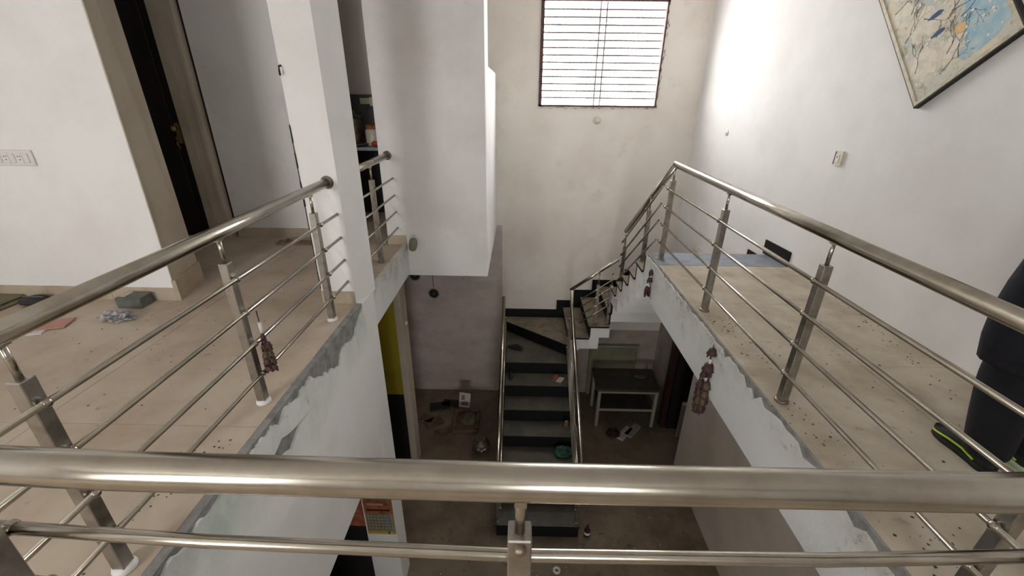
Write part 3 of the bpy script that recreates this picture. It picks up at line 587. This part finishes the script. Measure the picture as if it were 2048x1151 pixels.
# ------------------------------------------------------------------ hanging wooden bell charms
def bell(mb, c, r, h, n=12): mb.lathe([(r*.12, h*.62), (r*.16, h*.5), (r*.55, h*.42), (r*.72, h*.2), (r*.78, -h*.1), (r*1.0, -h*.34), (r*.98, -h*.42), (r*.7, -h*.38), (r*.6, 0)], c, (0, 0, 1), n)
def charm(loc, label, tiers, s=1, wd=1):
    x, y, z = loc; t = thing('bell_charm', loc, label, 'ornament')
    MB().tube([(x, y, z), (x+.004, y, z-.3*s), (x, y, z-sum(q[0] for q in tiers)*s)], .0028, 6).build('cord', 'rust', t)
    zz = z
    for dz, n_, r, h, mat, tass in tiers:
        MB().tube([(x, y, zz-dz*s*.45), (x+.002, y, zz-dz*s*.85)], .009*s, 8).build('bead', 'white_plastic' if dz > .08 else mat, t)
        zz -= dz*s
        for i in range(n_):
            a = i*2.4; off = r*.8*s if n_ > 1 else 0
            m = MB(); c = (x+off*math.cos(a), y+off*math.sin(a), zz - (i % 2)*.012*s); bell(m, c, r*s, h*s)
            for q in range(tass):
                b = q*2*math.pi/max(tass, 1); m.tube([(c[0]+r*.5*s*math.cos(b), c[1]+r*.5*s*math.sin(b), c[2]-h*.3*s), (c[0]+r*.8*s*math.cos(b), c[1]+r*.8*s*math.sin(b), c[2]-h*(.9+.25*(q % 2))*s)], .006*s, 6)
            m.build('bell', mat if i % 2 == 0 else 'rust', t)
    return t
charm((1.335, 2.50, -.02), 'large cluster of brown bells hanging below the right landing railing', [(.055, 1, .036, .05, 'rust', 3), (.125, 1, .044, .06, 'rust', 4), (.05, 2, .026, .05, 'rust', 3), (.085, 4, .034, .05, 'bronze', 2), (.07, 4, .032, .06, 'bronze', 2), (.065, 5, .03, .06, 'bronze', 2), (.06, 4, .026, .06, 'rust', 3)])
charm((1.34, 4.0, -.06), 'small string of brown bells hanging at the far end of the right landing', [(.04, 1, .026, .05, 'rust', 3), (.085, 1, .034, .05, 'rust', 4), (.10, 2, .026, .05, 'bronze', 4), (.05, 2, .026, .05, 'rust', 3)], .95)
charm((-1.27, 1.83, .53), 'brown bell cluster tied to the left landing railing at its middle post', [(.15, 1, .014, .03, 'rust', 2), (.05, 2, .02, .035, 'rust', 2), (.05, 3, .02, .035, 'bronze', 3), (.04, 3, .022, .035, 'rust', 3), (.045, 4, .02, .03, 'rust', 2)], .95)

# ------------------------------------------------------------------ kitchen seen past the column
kc = thing('kitchen_counter', (-2.2, 5.5, 0), 'grey stone kitchen counter seen past the white column', 'counter')
MB().bbox(-3.1, -1.425, 5.28, 5.88, .88, .92, .004).build('worktop', 'nosing', kc)
MB().box(-3.1, -1.425, 5.86, 5.9, .92, 1.49).build('backsplash', 'charcoal', kc)
for a, b in ((-1.5, -1.425), (-3.1, -3.04), (-2.2, -2.15)): MB().box(a, b, 5.32, 5.86, 0, .88).build('counter_support', 'wall_grey', kc)
MB().box(-3.04, -1.5, 5.82, 5.86, 0, .88).build('counter_back', 'dark', kc)
jr = thing('storage_jar', (-1.80, 5.52, .92), 'white jar with an orange lid on the kitchen counter', 'jar')
MB().lathe([(.085, 0), (.09, .02), (.09, .17), (.075, .19)], (-1.80, 5.52, .92), n=20).build('jar_body', 'jar', jr)
MB().lathe([(.078, .19), (.08, .2), (.08, .235), (.06, .24)], (-1.80, 5.52, .92), n=20).build('lid', 'orange', jr)
tag(MB().blob((-1.72, 5.38, .95), (.07, .05, .035), 2, .2, 4).build('red_packet', 'red', None, org=(-1.72, 5.38, .92)), 'crumpled red packet in front of the white jar', 'packet')
cn = thing('steel_canister', (-2.05, 5.6, .92), 'tall grey metal canister standing left of the white jar', 'canister')
MB().lathe([(.09, 0), (.095, .01), (.095, .30), (.09, .31)], (-2.05, 5.6, .92), n=20).build('canister_body', 'steel_dull', cn)
MB().lathe([(.1, .31), (.1, .33), (.03, .36), (.02, .39), (.01, .40)], (-2.05, 5.6, .92), n=20).build('lid', 'grey', cn)
tag(MB().lathe([(.02, 0), (.11, .01), (.15, .03), (.14, .034), (.1, .016), (.01, .012)], (-1.98, 5.37, .92), n=24).build('metal_plate', 'steel_dull', None, org=(-1.98, 5.37, .92)), 'shallow metal plate on the kitchen counter edge', 'plate')
tag(MB().box(-1.9, -1.86, 5.84, 5.858, 1.36, 1.46).box(-2.02, -1.9, 5.835, 5.858, 1.38, 1.45).build('socket_box', 'cream_plastic', None, org=(-1.95, 5.86, 1.4)), 'pale socket box on the grey kitchen backsplash', 'socket')

# ------------------------------------------------------------------ clutter on the left landing
def sheet(mb, pts, z, th=.002): return mb.prism(pts, 'z', z, z+th)
br_ = thing('brick', (-2.93, 2.88, 0), 'grey brick lying against the left wall skirting', 'brick')
MB().bbox(-3.02, -2.83, 2.83, 2.95, 0, .085, .006).build('brick_block', 'grey', br_)
MB().bbox(-3.0, -2.95, 2.85, 2.93, .085, .092, .003).build('mortar_patch', 'skirt', br_)
def crumple(name, c, rad, mat, seed, label, cat, jit=.3):
    return tag(MB().blob((c[0], c[1], c[2]+rad[2]*.8), rad, 3, jit, seed).build(name, mat, None, org=c), label, cat)
crumple('plastic_bag', (-2.86, 2.66, 0), (.11, .06, .035), 'foil', 9, 'crumpled grey plastic wrapper in front of the grey brick', 'wrapper', .35)
pch = thing('pouch', (-3.72, 2.93, 0), 'flat dark pouch lying by the left wall', 'pouch')
MB().blob((-3.70, 2.88, .032), (.10, .075, .03), 3, .03, 3).build('pouch_body', 'ink', pch)
MB().bbox(-3.78, -3.62, 2.875, 2.885, .058, .064, .002).build('zip', 'grey', pch)
mt = thing('folded_mat', (-4.02, 2.82, 0), 'olive folded mat lying left of the dark pouch', 'mat')
MB().bbox(-4.35, -3.83, 2.68, 2.97, 0, .022, .008).build('lower_fold', 'olive', mt)
MB().bbox(-4.33, -3.86, 2.70, 2.96, .022, .042, .008).build('upper_fold', 'olive', mt)
np_ = thing('newspaper', (-3.25, 2.5, 0), 'old newspaper and dark folder lying under the left handrail', 'newspaper')
sheet(MB(), [(-3.62, 2.28), (-3.20, 2.44), (-3.28, 2.66), (-3.66, 2.52)], .0, .006).build('white_page', 'paper', np_)
sheet(MB(), [(-3.60, 2.33), (-3.28, 2.45), (-3.34, 2.63), (-3.64, 2.52)], .006, .012).build('dark_folder', 'ink', np_)
sheet(MB(), [(-3.27, 2.47), (-3.12, 2.52), (-3.17, 2.66), (-3.31, 2.62)], .006, .008).build('pink_page', 'pink', np_)
sl = thing('wooden_slats', (-2.45, 4.42, 0), 'pair of brown wooden slats lying at the foot of the far wall', 'slats')
for i, (a, b) in enumerate(((4.36, 4.41), (4.43, 4.48))): MB().bbox(-2.62, -2.22, a, b, 0, .022, .003).build('slat', 'brown', sl)
MB().bbox(-2.56, -2.52, 4.355, 4.485, .022, .034, .003).build('cross_slat', 'brown', sl)

def scatter(name, pts, mat, label, s0, s1, z, seed, n):
    s1 *= .75
    rn = random.Random(seed); m = MB()
    for i in range(n):
        a, b, wv = pts[rn.randrange(len(pts))]; t = rn.random()
        x = a[0]+(b[0]-a[0])*t + rn.gauss(0, wv); y = a[1]+(b[1]-a[1])*t + rn.gauss(0, wv); s = rn.uniform(s0, s1); an = rn.uniform(0, 6.28)
        q = [(x+s*math.cos(an+k)*rn.uniform(.5, 1), y+s*math.sin(an+k)*rn.uniform(.5, 1), z+.0005) for k in (0, 1.7, 3.1, 4.6)]
        m.add(q+[(x, y, z+s*.45)], [(0,1,4),(1,2,4),(2,3,4),(3,0,4),(3,2,1,0)])
    o = m.build(name, mat, None, org=(pts[0][0][0], pts[0][0][1], z)); o['kind'] = 'stuff'; tag(o, label, 'debris'); return o
scatter('debris', [((-2.9, 1.2), (-1.6, 2.4), .3), ((-3.3, 2.3), (-2.3, 2.5), .2), ((-1.5, 1.0), (-1.42, 1.3), .03), ((-1.9, 3.2), (-1.7, 4.0), .12), ((-1.55, 1.35), (-1.35, 1.5), .03)], 'debris', 'dry dirt crumbs scattered over the tan left landing floor', .003, .012, 0, 5, 150)
scatter('debris', [((2.68, 3.35), (2.45, 2.0), .035), ((1.5, 2.85), (1.62, 2.2), .05), ((1.47, 1.9), (1.6, 1.0), .08), ((1.9, 1.2), (2.2, 2.6), .25), ((1.5, 1.1), (1.6, .8), .05)], 'debris', 'brown flakes and dead insects along the right landing floor', .003, .014, 0, 6, 260)
scatter('debris', [((-1.0, 3.4), (-.4, 4.6), .3), ((1.0, 3.2), (2.2, 4.4), .3), ((.2, 3.1), (.6, 3.3), .2)], 'fleck', 'pale paper flecks on the dirty lower floor', .004, .014, FZ, 8, 70)

# ------------------------------------------------------------------ stair and lower floor clutter
zt = lambda k: FZ+RS*k
def book(name, loc, w_, d_, h_, ang, cover, page, label):
    t = thing(name, loc, label, 'book' if name == 'book' else 'packet'); x, y, z = loc
    a = MB().box(x-w_/2, x+w_/2, y-d_/2, y+d_/2, z, z+h_*.15).box(x-w_/2, x+w_/2, y-d_/2, y+d_/2, z+h_*.85, z+h_).rot(loc, ang); a.build('cover', cover, t)
    MB().box(x-w_*.47, x+w_*.47, y-d_*.47, y+d_*.47, z+h_*.15, z+h_*.85).rot(loc, ang).build('pages', page, t); return t
ob = thing('open_book', (.63, 5.28, zt(6)), 'small open book with pale pages on the sixth stair tread', 'book')
for s_, a_ in ((-1, .35), (1, -.25)):
    m = MB(); m.bbox(.63 if s_ > 0 else .55, .71 if s_ > 0 else .63, 5.20, 5.32, zt(6)+.004, zt(6)+.028, .004); m.rot((.63, 5.26, zt(6)+.01), a_, 'Y'); m.rot((.63, 5.26, zt(6)), -.6); m.build('page_block', 'orange' if s_ < 0 else 'paper', ob)
MB().box(.55, .71, 5.2, 5.32, zt(6), zt(6)+.004).rot((.63, 5.26, zt(6)), -.6).build('cover', 'pink', ob)
def shoe(loc, ang, L, name, label, mu='shoe', trim=None, mso='sole', group=None):
    x, y, z = loc; t = thing(name, loc, label, 'shoe', group)
    prof = [(-.5, .30), (-.42, .36), (-.2, .33), (0, .34), (.2, .40), (.36, .36), (.46, .24), (.5, .08)]
    def ol(s, zz, kk=1): return [(x+w_*L*.36*kk*q, y+a*L*s, zz) for q in (1,) for a, w_ in prof] + [(x-w_*L*.36*kk, y+a*L*s, zz) for a, w_ in prof[::-1]]
    m = MB(); a0 = ol(1, z); a1 = ol(1.0, z+.022); n = len(a0); m.add(a0+a1, [tuple(range(n))[::-1], tuple(range(n, 2*n))]+[(i, (i+1) % n, n+(i+1) % n, n+i) for i in range(n)]); m.rot(loc, ang); m.build('sole', mso, t)
    m = MB(); rings = []
    hs = [.022, .045, .065, .085]; ks = [.97, .95, .8, .5]
    for h, kq in zip(hs, ks):
        ring = []
        for (px_, py_, _) in ol(1, 0):
            a = (py_-y)/L
            hh = h*(1.0 if a < -.1 else max(.35, 1.0-.95*(a+.1))) if h > .03 else h
            ring.append((x+(px_-x)*kq, y+(py_-y)*(kq if a > 0 else min(1, kq+.12)), z+hh))
        rings.append(ring)
    vs = [v for q in rings for v in q]; fs = []
    for i in range(len(rings)-1):
        for j in range(n): fs.append((i*n+j, i*n+(j+1) % n, (i+1)*n+(j+1) % n, (i+1)*n+j))
    fs.append(tuple((len(rings)-1)*n+j for j in range(n))); m.add(vs, fs, True); m.rot(loc, ang); m.build('upper', mu, t)
    if trim:
        m = MB(); pts = [(x-w_*L*.36*1.0-.001, y+a*L, z+.03+.012*math.sin(a*3)) for a, w_ in prof]; m.tube(pts, .006, 6); m.rot(loc, ang); m.build('side_stripe', trim, t)
    for i in range(3):
        m = MB().tube([(x-.025, y+L*(.02+.09*i), z+.082-.014*i), (x+.025, y+L*(.05+.09*i), z+.082-.014*i)], .003, 5); m.rot(loc, ang); m.build('lace', 'ink' if not trim else 'navy', t)
    return t
shoe((-.02, 5.80, zt(7)), 1.2, .25, 'shoe', 'black shoe lying on the lower winder step near the left rail', 'ink', None, 'ink')
shoe((-.08, 5.35, zt(6)), .1, .2, 'sandal', 'dark reddish sandal by the left rail on the sixth tread', 'maroon', None, 'ink')
can = thing('small_can', (.72, 4.72, zt(4)), 'small rusty can on the fourth tread by the right rail', 'can')
MB().lathe([(.028, 0), (.03, .01), (.03, .09), (.026, .1)], (.72, 4.72, zt(4)), n=14).build('can_body', 'brown', can); MB().lathe([(.027, .1), (.024, .106)], (.72, 4.72, zt(4)), n=14).build('can_top', 'steel_dull', can)
crumple('plastic_bag', (.66, 4.40, zt(3)), (.12, .09, .06), 'green', 12, 'crumpled dark green bag on the third tread', 'bag', .22)
crumple('plastic_bag', (.88, 4.60, zt(3)+.02), (.055, .08, .17), 'foil', 13, 'grey rag hanging over the right rail foot of the main flight', 'rag', .25)
rb = crumple('round_bag', (-.52, 5.05, FZ), (.14, .13, .12), 'steel_dull', 14, 'dusty round bundle on the lower floor left of the main flight', 'bundle', .1)
bp = thing('brick_stack', (-.78, 5.60, FZ), 'dusty brown box of rubble near the stair foot wall', 'box')
MB().bbox(-1.02, -.60, 5.38, 5.82, FZ, FZ+.07, .01).build('box_base', 'brown', bp); MB().blob((-.78, 5.62, FZ+.10), (.15, .15, .07), 2, .15, 6).build('rubble', 'olive', bp)
MB().bbox(-1.02, -.98, 5.38, 5.82, FZ+.07, FZ+.13, .005).bbox(-.64, -.60, 5.38, 5.82, FZ+.07, FZ+.13, .005).bbox(-1.0, -.62, 5.78, 5.82, FZ+.07, FZ+.13, .005).build('box_rim', 'brown', bp)
cdn = thing('printed_card', (-.90, 5.98, FZ), 'white printed card leaning above the brown rubble box', 'card')
m = MB().bbox(-1.0, -.80, 6.0, 6.008, FZ+.02, FZ+.28, .001); m.rot((-.9, 6.0, FZ+.02), -.35, 'X'); m.rot((-.9, 6.0, FZ), -.15); m.build('card', 'chip', cdn)
m = MB().box(-.96, -.84, 5.998, 6.0, FZ+.06, FZ+.12).box(-.96, -.90, 5.998, 6.0, FZ+.15, FZ+.24); m.rot((-.9, 6.0, FZ+.02), -.35, 'X'); m.rot((-.9, 6.0, FZ), -.15); m.build('print', 'pink', cdn)
for i, (x, y, a, ww, dd, c, lab) in enumerate(((-1.45, 6.02, .2, .35, .2, 'ink', 'dark flat package by the lower back wall near the jamb'), (-1.15, 6.1, -.1, .3, .18, 'ink', 'black book lying left of the white card'), (-1.36, 5.62, .6, .3, .2, 'brown', 'brown book lying open side down on the lower floor'), (-1.62, 5.7, -.3, .22, .16, 'brown', 'small brown book nearest the cream jamb'), (-1.18, 5.38, .35, .26, .14, 'brown', 'thin brown book in front of the other lower books'))):
    if x < -1.40: x += .12
    book('book', (x, y, FZ), ww, dd, .03, a, c, 'paper' if i == 3 else 'brown', lab)
ht = thing('ring_fitting', (.515, 3.2, FZ), 'small white ring fitting on the lower floor below the front rail', 'fitting')
MB().lathe([(.03, 0), (.045, .004), (.046, .02), (.03, .024), (.02, .02), (.02, .002)], (.515, 3.2, FZ), n=20).build('ring', 'chip', ht); MB().lathe([(.018, 0), (.018, .012), (.006, .016)], (.515, 3.2, FZ), n=12).build('ring_core', 'steel_dull', ht)
bf = thing('bottle', (.93, 3.62, FZ), 'small dark bottle standing at the foot of the right stair post', 'bottle')
MB().lathe([(.035, 0), (.037, .01), (.037, .09), (.015, .13), (.014, .15)], (.93, 3.66, FZ), n=14).build('bottle_body', 'maroon', bf); MB().lathe([(.017, .15), (.017, .17), (.012, .172)], (.93, 3.66, FZ), n=12).build('cap', 'ink', bf)
MB().lathe([(.0375, .03), (.0378, .07)], (.93, 3.66, FZ), n=14).build('paper_label', 'chip', bf)
# table under the stair
tb = thing('table', (1.85, 5.9, FZ), 'dusty dark table with pale legs under the upper flight', 'table')
MB().bbox(1.31, 2.34, 5.60, 6.20, -2.82, -2.775, .006).build('tabletop', 'tabletop', tb)
for x in (1.36, 2.28):
    for y in (5.64, 6.15): MB().bbox(x-.025, x+.025, y-.025, y+.025, FZ, -2.82, .004).build('leg', 'tleg', tb)
MB().bbox(1.36, 2.28, 5.625, 5.655, -2.87, -2.82, .003).build('apron', 'tleg', tb)
MB().bbox(1.385, 2.255, 5.66, 6.13, -3.22, -3.19, .004).build('shelf', 'tabletop', tb)
MB().bbox(1.385, 2.255, 5.63, 5.65, -3.23, -3.19, .003).build('shelf_rail', 'tleg', tb)
for i, (x, y, a, c, lab) in enumerate(((1.80, 5.45, -.7, 'paper', 'pale folded papers lying in front of the dark table'), (1.95, 5.52, -.75, 'tleg', 'pale ruled folder beside the folded papers'))):
    book('book', (x, y, FZ), .12, .34, .03, a+1.57*0, c, 'paper', lab)
crumple('cloth_bundle', (1.60, 5.42, FZ), (.11, .08, .06), 'maroon', 31, 'dark reddish cloth bundle before the table', 'cloth', .25)
bo = thing('cabinet_board', (1.75, 6.45, FZ), 'olive grey panelled board standing behind the dark table', 'board')
MB().bbox(1.30, 2.14, 6.46, 6.49, FZ, -2.50, .004).build('board_sheet', 'board', bo)
for a, b in ((1.33, 1.70), (1.74, 2.11)): MB().bbox(a, b, 6.452, 6.462, -2.75, -2.54, .003).build('raised_panel', 'board', bo)
MB().bbox(1.28, 2.16, 6.44, 6.50, -2.51, -2.48, .003).build('top_edge', 'tleg', bo)
pn = tag(MB().blob((2.08, 5.95, -2.765), (.10, .05, .012), 2, .1, 3).build('dusty_tray', 'grey', None, org=(2.08, 5.95, -2.775)), 'small dusty tray on the dark table top', 'tray')
# doorway in lower right wall
struct('door_2', box(2.42, 2.50, 5.62, 5.74, FZ, -1.35).box(2.42, 2.50, 4.83, 5.62, -1.42, -1.35), 'maroon', 'maroon frame of the lower right doorway')
dl = struct('door_3', MB().box(2.52, 3.25, 5.60, 5.64, FZ, -1.42), 'door', 'maroon door leaf standing open')
MB().bbox(2.62, 3.15, 5.588, 5.60, FZ+.2, -2.6, .004).build('door_panel', 'door', dl); MB().bbox(2.62, 3.15, 5.588, 5.60, -2.4, -1.6, .004).build('door_panel', 'door', dl)
wbd = thing('white_board', (2.7, 5.4, FZ), 'pale narrow board leaning inside the lower right doorway', 'board')
MB().bbox(2.62, 2.82, 5.40, 5.43, FZ, -2.85, .003).build('board_sheet', 'tleg', wbd); MB().bbox(2.62, 2.82, 5.39, 5.40, -2.89, -2.85, .002).build('board_edge', 'chip', wbd)
tag(MB().blob((2.95, 5.1, FZ+.35), (.1, .2, .35), 3, .08, 8).build('dark_sack', 'dark', None, org=(2.95, 5.1, FZ)), 'dark sack standing in the lower right doorway', 'sack')
# calendar and shelf of packets beside the column base
cal = thing('wall_calendar', (-1.38, 2.98, -2.4), 'faded wall calendar hung on the base of the white column', 'calendar')
MB().box(-1.50, -1.214, 2.976, 2.985, -2.66, -2.17).build('calendar_sheet', 'cal', cal)
MB().box(-1.50, -1.214, 2.972, 2.976, -2.36, -2.17).build('picture', 'orange', cal)
MB().box(-1.46, -1.30, 2.969, 2.972, -2.235, -2.21).build('picture_highlight', 'pink', cal)
MB().box(-1.47, -1.24, 2.969, 2.972, -2.315, -2.295).build('picture_dark_band', 'maroon', cal)
gm_ = MB()
for i in range(8): gm_.box(-1.49+i*.034, -1.487+i*.034, 2.9745, 2.976, -2.60, -2.37)
for i in range(6): gm_.box(-1.49, -1.25, 2.9745, 2.976, -2.60+i*.045, -2.597+i*.045)
gm_.build('date_grid', 'ink', cal)
MB().box(-1.50, -1.225, 2.972, 2.976, -2.66, -2.62).build('yellow_band', 'ylw', cal); MB().box(-1.285, -1.272, 2.972, 2.976, -2.66, -2.37).build('blue_stripe', 'blue', cal)
po_ = thing('poster', (-1.62, 2.99, -2.4), 'reddish picture poster beside the faded calendar', 'poster')
MB().box(-1.85, -1.53, 3.02, 3.028, -2.62, -2.10).build('poster_sheet', 'redp', po_); MB().box(-1.86, -1.52, 3.012, 3.03, -2.12, -2.08).box(-1.86, -1.52, 3.012, 3.03, -2.64, -2.61).build('poster_batten', 'maroon', po_)
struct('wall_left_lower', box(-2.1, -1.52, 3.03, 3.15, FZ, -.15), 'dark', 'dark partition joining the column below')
tag(MB().lathe([(.05, 0), (.055, .03), (.05, .06), (.02, .08)], (-1.209, 1.86, -1.29), (1, 0, 0), 8).build('wall_fitting', 'white_plastic', None, org=(-1.209, 1.86, -1.29)), 'small pale fitting on the white wall under the left landing', 'fitting') if False else None

# ------------------------------------------------------------------ person on the right landing (back to the camera)
px, py_ = 2.155, 1.47
pe_ = thing('person', (px, py_, 0), 'person in loose black navy trousers and long jacket standing on the right landing', 'person')
def skinmesh(name, verts, edges, rad, mat, parent, root=0, sub=2):
    me = bpy.data.meshes.new(name); org = wloc(pe_); me.from_pydata([tuple(Vector(v)-org) for v in verts], edges, [])
    o = bpy.data.objects.new(name, me); sc.collection.objects.link(o); o.parent = parent; o.location = (0, 0, 0) if parent is pe_ else org-wloc(parent); WP[o.name] = org
    md = o.modifiers.new('skin', 'SKIN'); md.use_smooth_shade = True
    for i, r_ in enumerate(rad): me.skin_vertices[0].data[i].radius = (r_ if isinstance(r_, tuple) else (r_, r_))
    me.skin_vertices[0].data[root].use_root = True
    s_ = o.modifiers.new('subd', 'SUBSURF'); s_.levels = sub; s_.render_levels = sub
    dg = bpy.context.evaluated_depsgraph_get(); me2 = bpy.data.meshes.new_from_object(o.evaluated_get(dg)); o.modifiers.clear(); o.data = me2
    me2.materials.clear(); me2.materials.append(M[mat]); me2.polygons.foreach_set('use_smooth', [True]*len(me2.polygons)); return o
def V(x, y, z): return (px+x, py_+y, z)
bv = [V(0,0,.88), V(0,0,1.02), V(0,.0,1.18), V(0,-.01,1.32), V(0,0,1.40), V(0,.02,1.47), V(0,.03,1.56), V(0,.03,1.62)]
be = [(i, i+1) for i in range(7)]; brd = [(.14,.11), (.125,.10), (.14,.105), (.13,.09), (.055,.055), (.055,.06), (.075,.09), (.06,.07)]
for s in (-1, 1):
    kx, ax = (-.115, -.055) if s < 0 else (.12, .13)
    b = len(bv); bv += [V(.09*s,0,.80), V(kx,.01,.46), V(ax,-.01,.10), V(ax,.08,.045)]; be += [(0,b), (b,b+1), (b+1,b+2), (b+2,b+3)]; brd += [.085, .055, .036, .024]
    b = len(bv); bv += [V(.17*s,0,1.34), V(.235*s,-.01,1.10), V(.20*s,.05,.87), V(.18*s,.06,.80)]; be += [(3,b), (b,b+1), (b+1,b+2), (b+2,b+3)]; brd += [.05, .04, .028, .03]
    hx, hy, hz = .18*s, .06, .80
    for q, (dx, ln) in enumerate(((-.028, .068), (-.010, .078), (.010, .074), (.026, .058))):
        c = len(bv); bv += [V(hx+dx, hy, hz-.035), V(hx+dx, hy+.006, hz-.035-ln*.55), V(hx+dx, hy-.006, hz-.035-ln)]; be += [(b+3, c), (c, c+1), (c+1, c+2)]; brd += [.011, .009, .0075]
    c = len(bv); bv += [V(hx-.035*s, hy+.02, hz-.01), V(hx-.045*s, hy+.03, hz-.045)]; be += [(b+3, c), (c, c+1)]; brd += [.012, .009]
body = skinmesh('body', bv, be, brd, 'skin', pe_)
hd = MB().blob(V(0,.03,1.60), (.076,.094,.108), 3, .0, 1)
hd.lathe([(.018,0), (.012,.02), (.004,.034)], V(0,.115,1.585), (0,.9,-.3), 8)
for s in (-1, 1): hd.lathe([(.026,-.006), (.03,0), (.02,.008), (.006,.01)], V(.074*s,.02,1.595), (s,0,0), 10)
hd.build('head', 'skin', pe_)
for s in (-1, 1): MB().blob(V(.030*s,.115,1.605), (.013,.008,.009), 2, 0, 1).build('eye', 'eye', pe_); MB().blob(V(.030*s,.122,1.605), (.005,.003,.005), 1, 0, 1).build('pupil', 'ink', pe_)
MB().tube([V(-.026,.116,1.548), V(0,.124,1.546), V(.026,.116,1.548)], .005, 6).build('mouth', 'pink', pe_)
MB().blob(V(0,.008,1.64), (.086,.098,.09), 3, .03, 5).build('hair', 'hair', pe_)
tv = [V(0,0,.88), V(0,0,.80)]; te = [(0,1)]; tr = [(.17,.14), (.14,.13)]
for s in (-1, 1):
    kx, ax = (-.125, -.06) if s < 0 else (.12, .13)
    b = len(tv); tv += [V(.115*s,0,.70), V(kx,.01,.46), V((kx+ax)/2,.0,.22), V(ax,-.005,.05)]; te += [(1,b), (b,b+1), (b+1,b+2), (b+2,b+3)]; tr += [.12, .105, .09, .078]
skinmesh('trousers', tv, te, tr, 'navy2', pe_)
# long jacket: lathe-like shell with flared hem and sleeves
jm = MB(); rings = []; n = 28
for (z, rx, ry, yo) in ((.54,.262,.17,0), (.64,.285,.18,0), (.75,.295,.185,0), (.86,.285,.185,0), (1.0,.265,.17,0), (1.15,.25,.16,0), (1.28,.235,.145,-.01), (1.36,.19,.11,-.01), (1.42,.085,.08,0), (1.46,.075,.08,.01)):
    rings.append([V(rx*math.cos(t)*(1+.03*math.sin(5*t)*(1 if z < .9 else .2)), ry*math.sin(t)+yo, z) for t in [2*math.pi*j/n for j in range(n)]])
vs_ = [v for q in rings for v in q]; fs_ = [(i*n+j, i*n+(j+1) % n, (i+1)*n+(j+1) % n, (i+1)*n+j) for i in range(len(rings)-1) for j in range(n)]; fs_.append(tuple(range(n))[::-1])
jm.add(vs_, fs_, True); jm.build('jacket', 'navy', pe_)
for s in (-1, 1): MB().tube([V(.17*s,-.005,1.33), V(.22*s,-.01,1.22), V(.245*s,-.01,1.08), V(.225*s,.02,.95), V(.20*s,.04,.84)], .066, 14, r2=.055).build('sleeve', 'navy', pe_)
sL = .285
for s, lab in ((-1, 'left'), (1, 'right')):
    x, y = px+(-.06 if s < 0 else .13), py_+.085
    def ringp(k, zz, hf=0):
        out = []
        for a, w_ in ((-.5,.08), (-.47,.24), (-.38,.33), (-.2,.31), (0,.32), (.2,.38), (.34,.34), (.45,.22), (.5,.06)): out.append((x+w_*sL*.42*k, y+a*sL*min(1, k+.05), zz if not hf else max(.03, zz*(1 if a < -.1 else 1-.85*(a+.1)))))
        return out + [(2*x-q[0], q[1], q[2]) for q in out[::-1]]
    def shell(rs, nm, mt):
        n = len(rs[0]); m = MB(); m.add([v for q in rs for v in q], [(i*n+j, i*n+(j+1) % n, (i+1)*n+(j+1) % n, (i+1)*n+j) for i in range(len(rs)-1) for j in range(n)]+[tuple(range(n))[::-1], tuple((len(rs)-1)*n+j for j in range(n))], True); return m.build(nm, mt, pe_)
    shell([ringp(1.02, .0), ringp(1.06, .012), ringp(1.02, .026)], 'shoe_sole', 'sole' if s > 0 else 'shoe')
    shell([ringp(1.0, .026), ringp(1.02, .045), ringp(.9, .075, 1), ringp(.6, .10, 1)], 'shoe', 'shoe')
    st_ = [(x-w_*sL*.435-.002, y+a*sL, .036+.012*math.cos(a*5)) for a, w_ in ((-.3,.33), (-.1,.315), (.1,.36), (.25,.37), (.36,.33), (.42,.26))]
    MB().tube(st_, .0048, 8).build('shoe_stripe', 'lime', pe_)
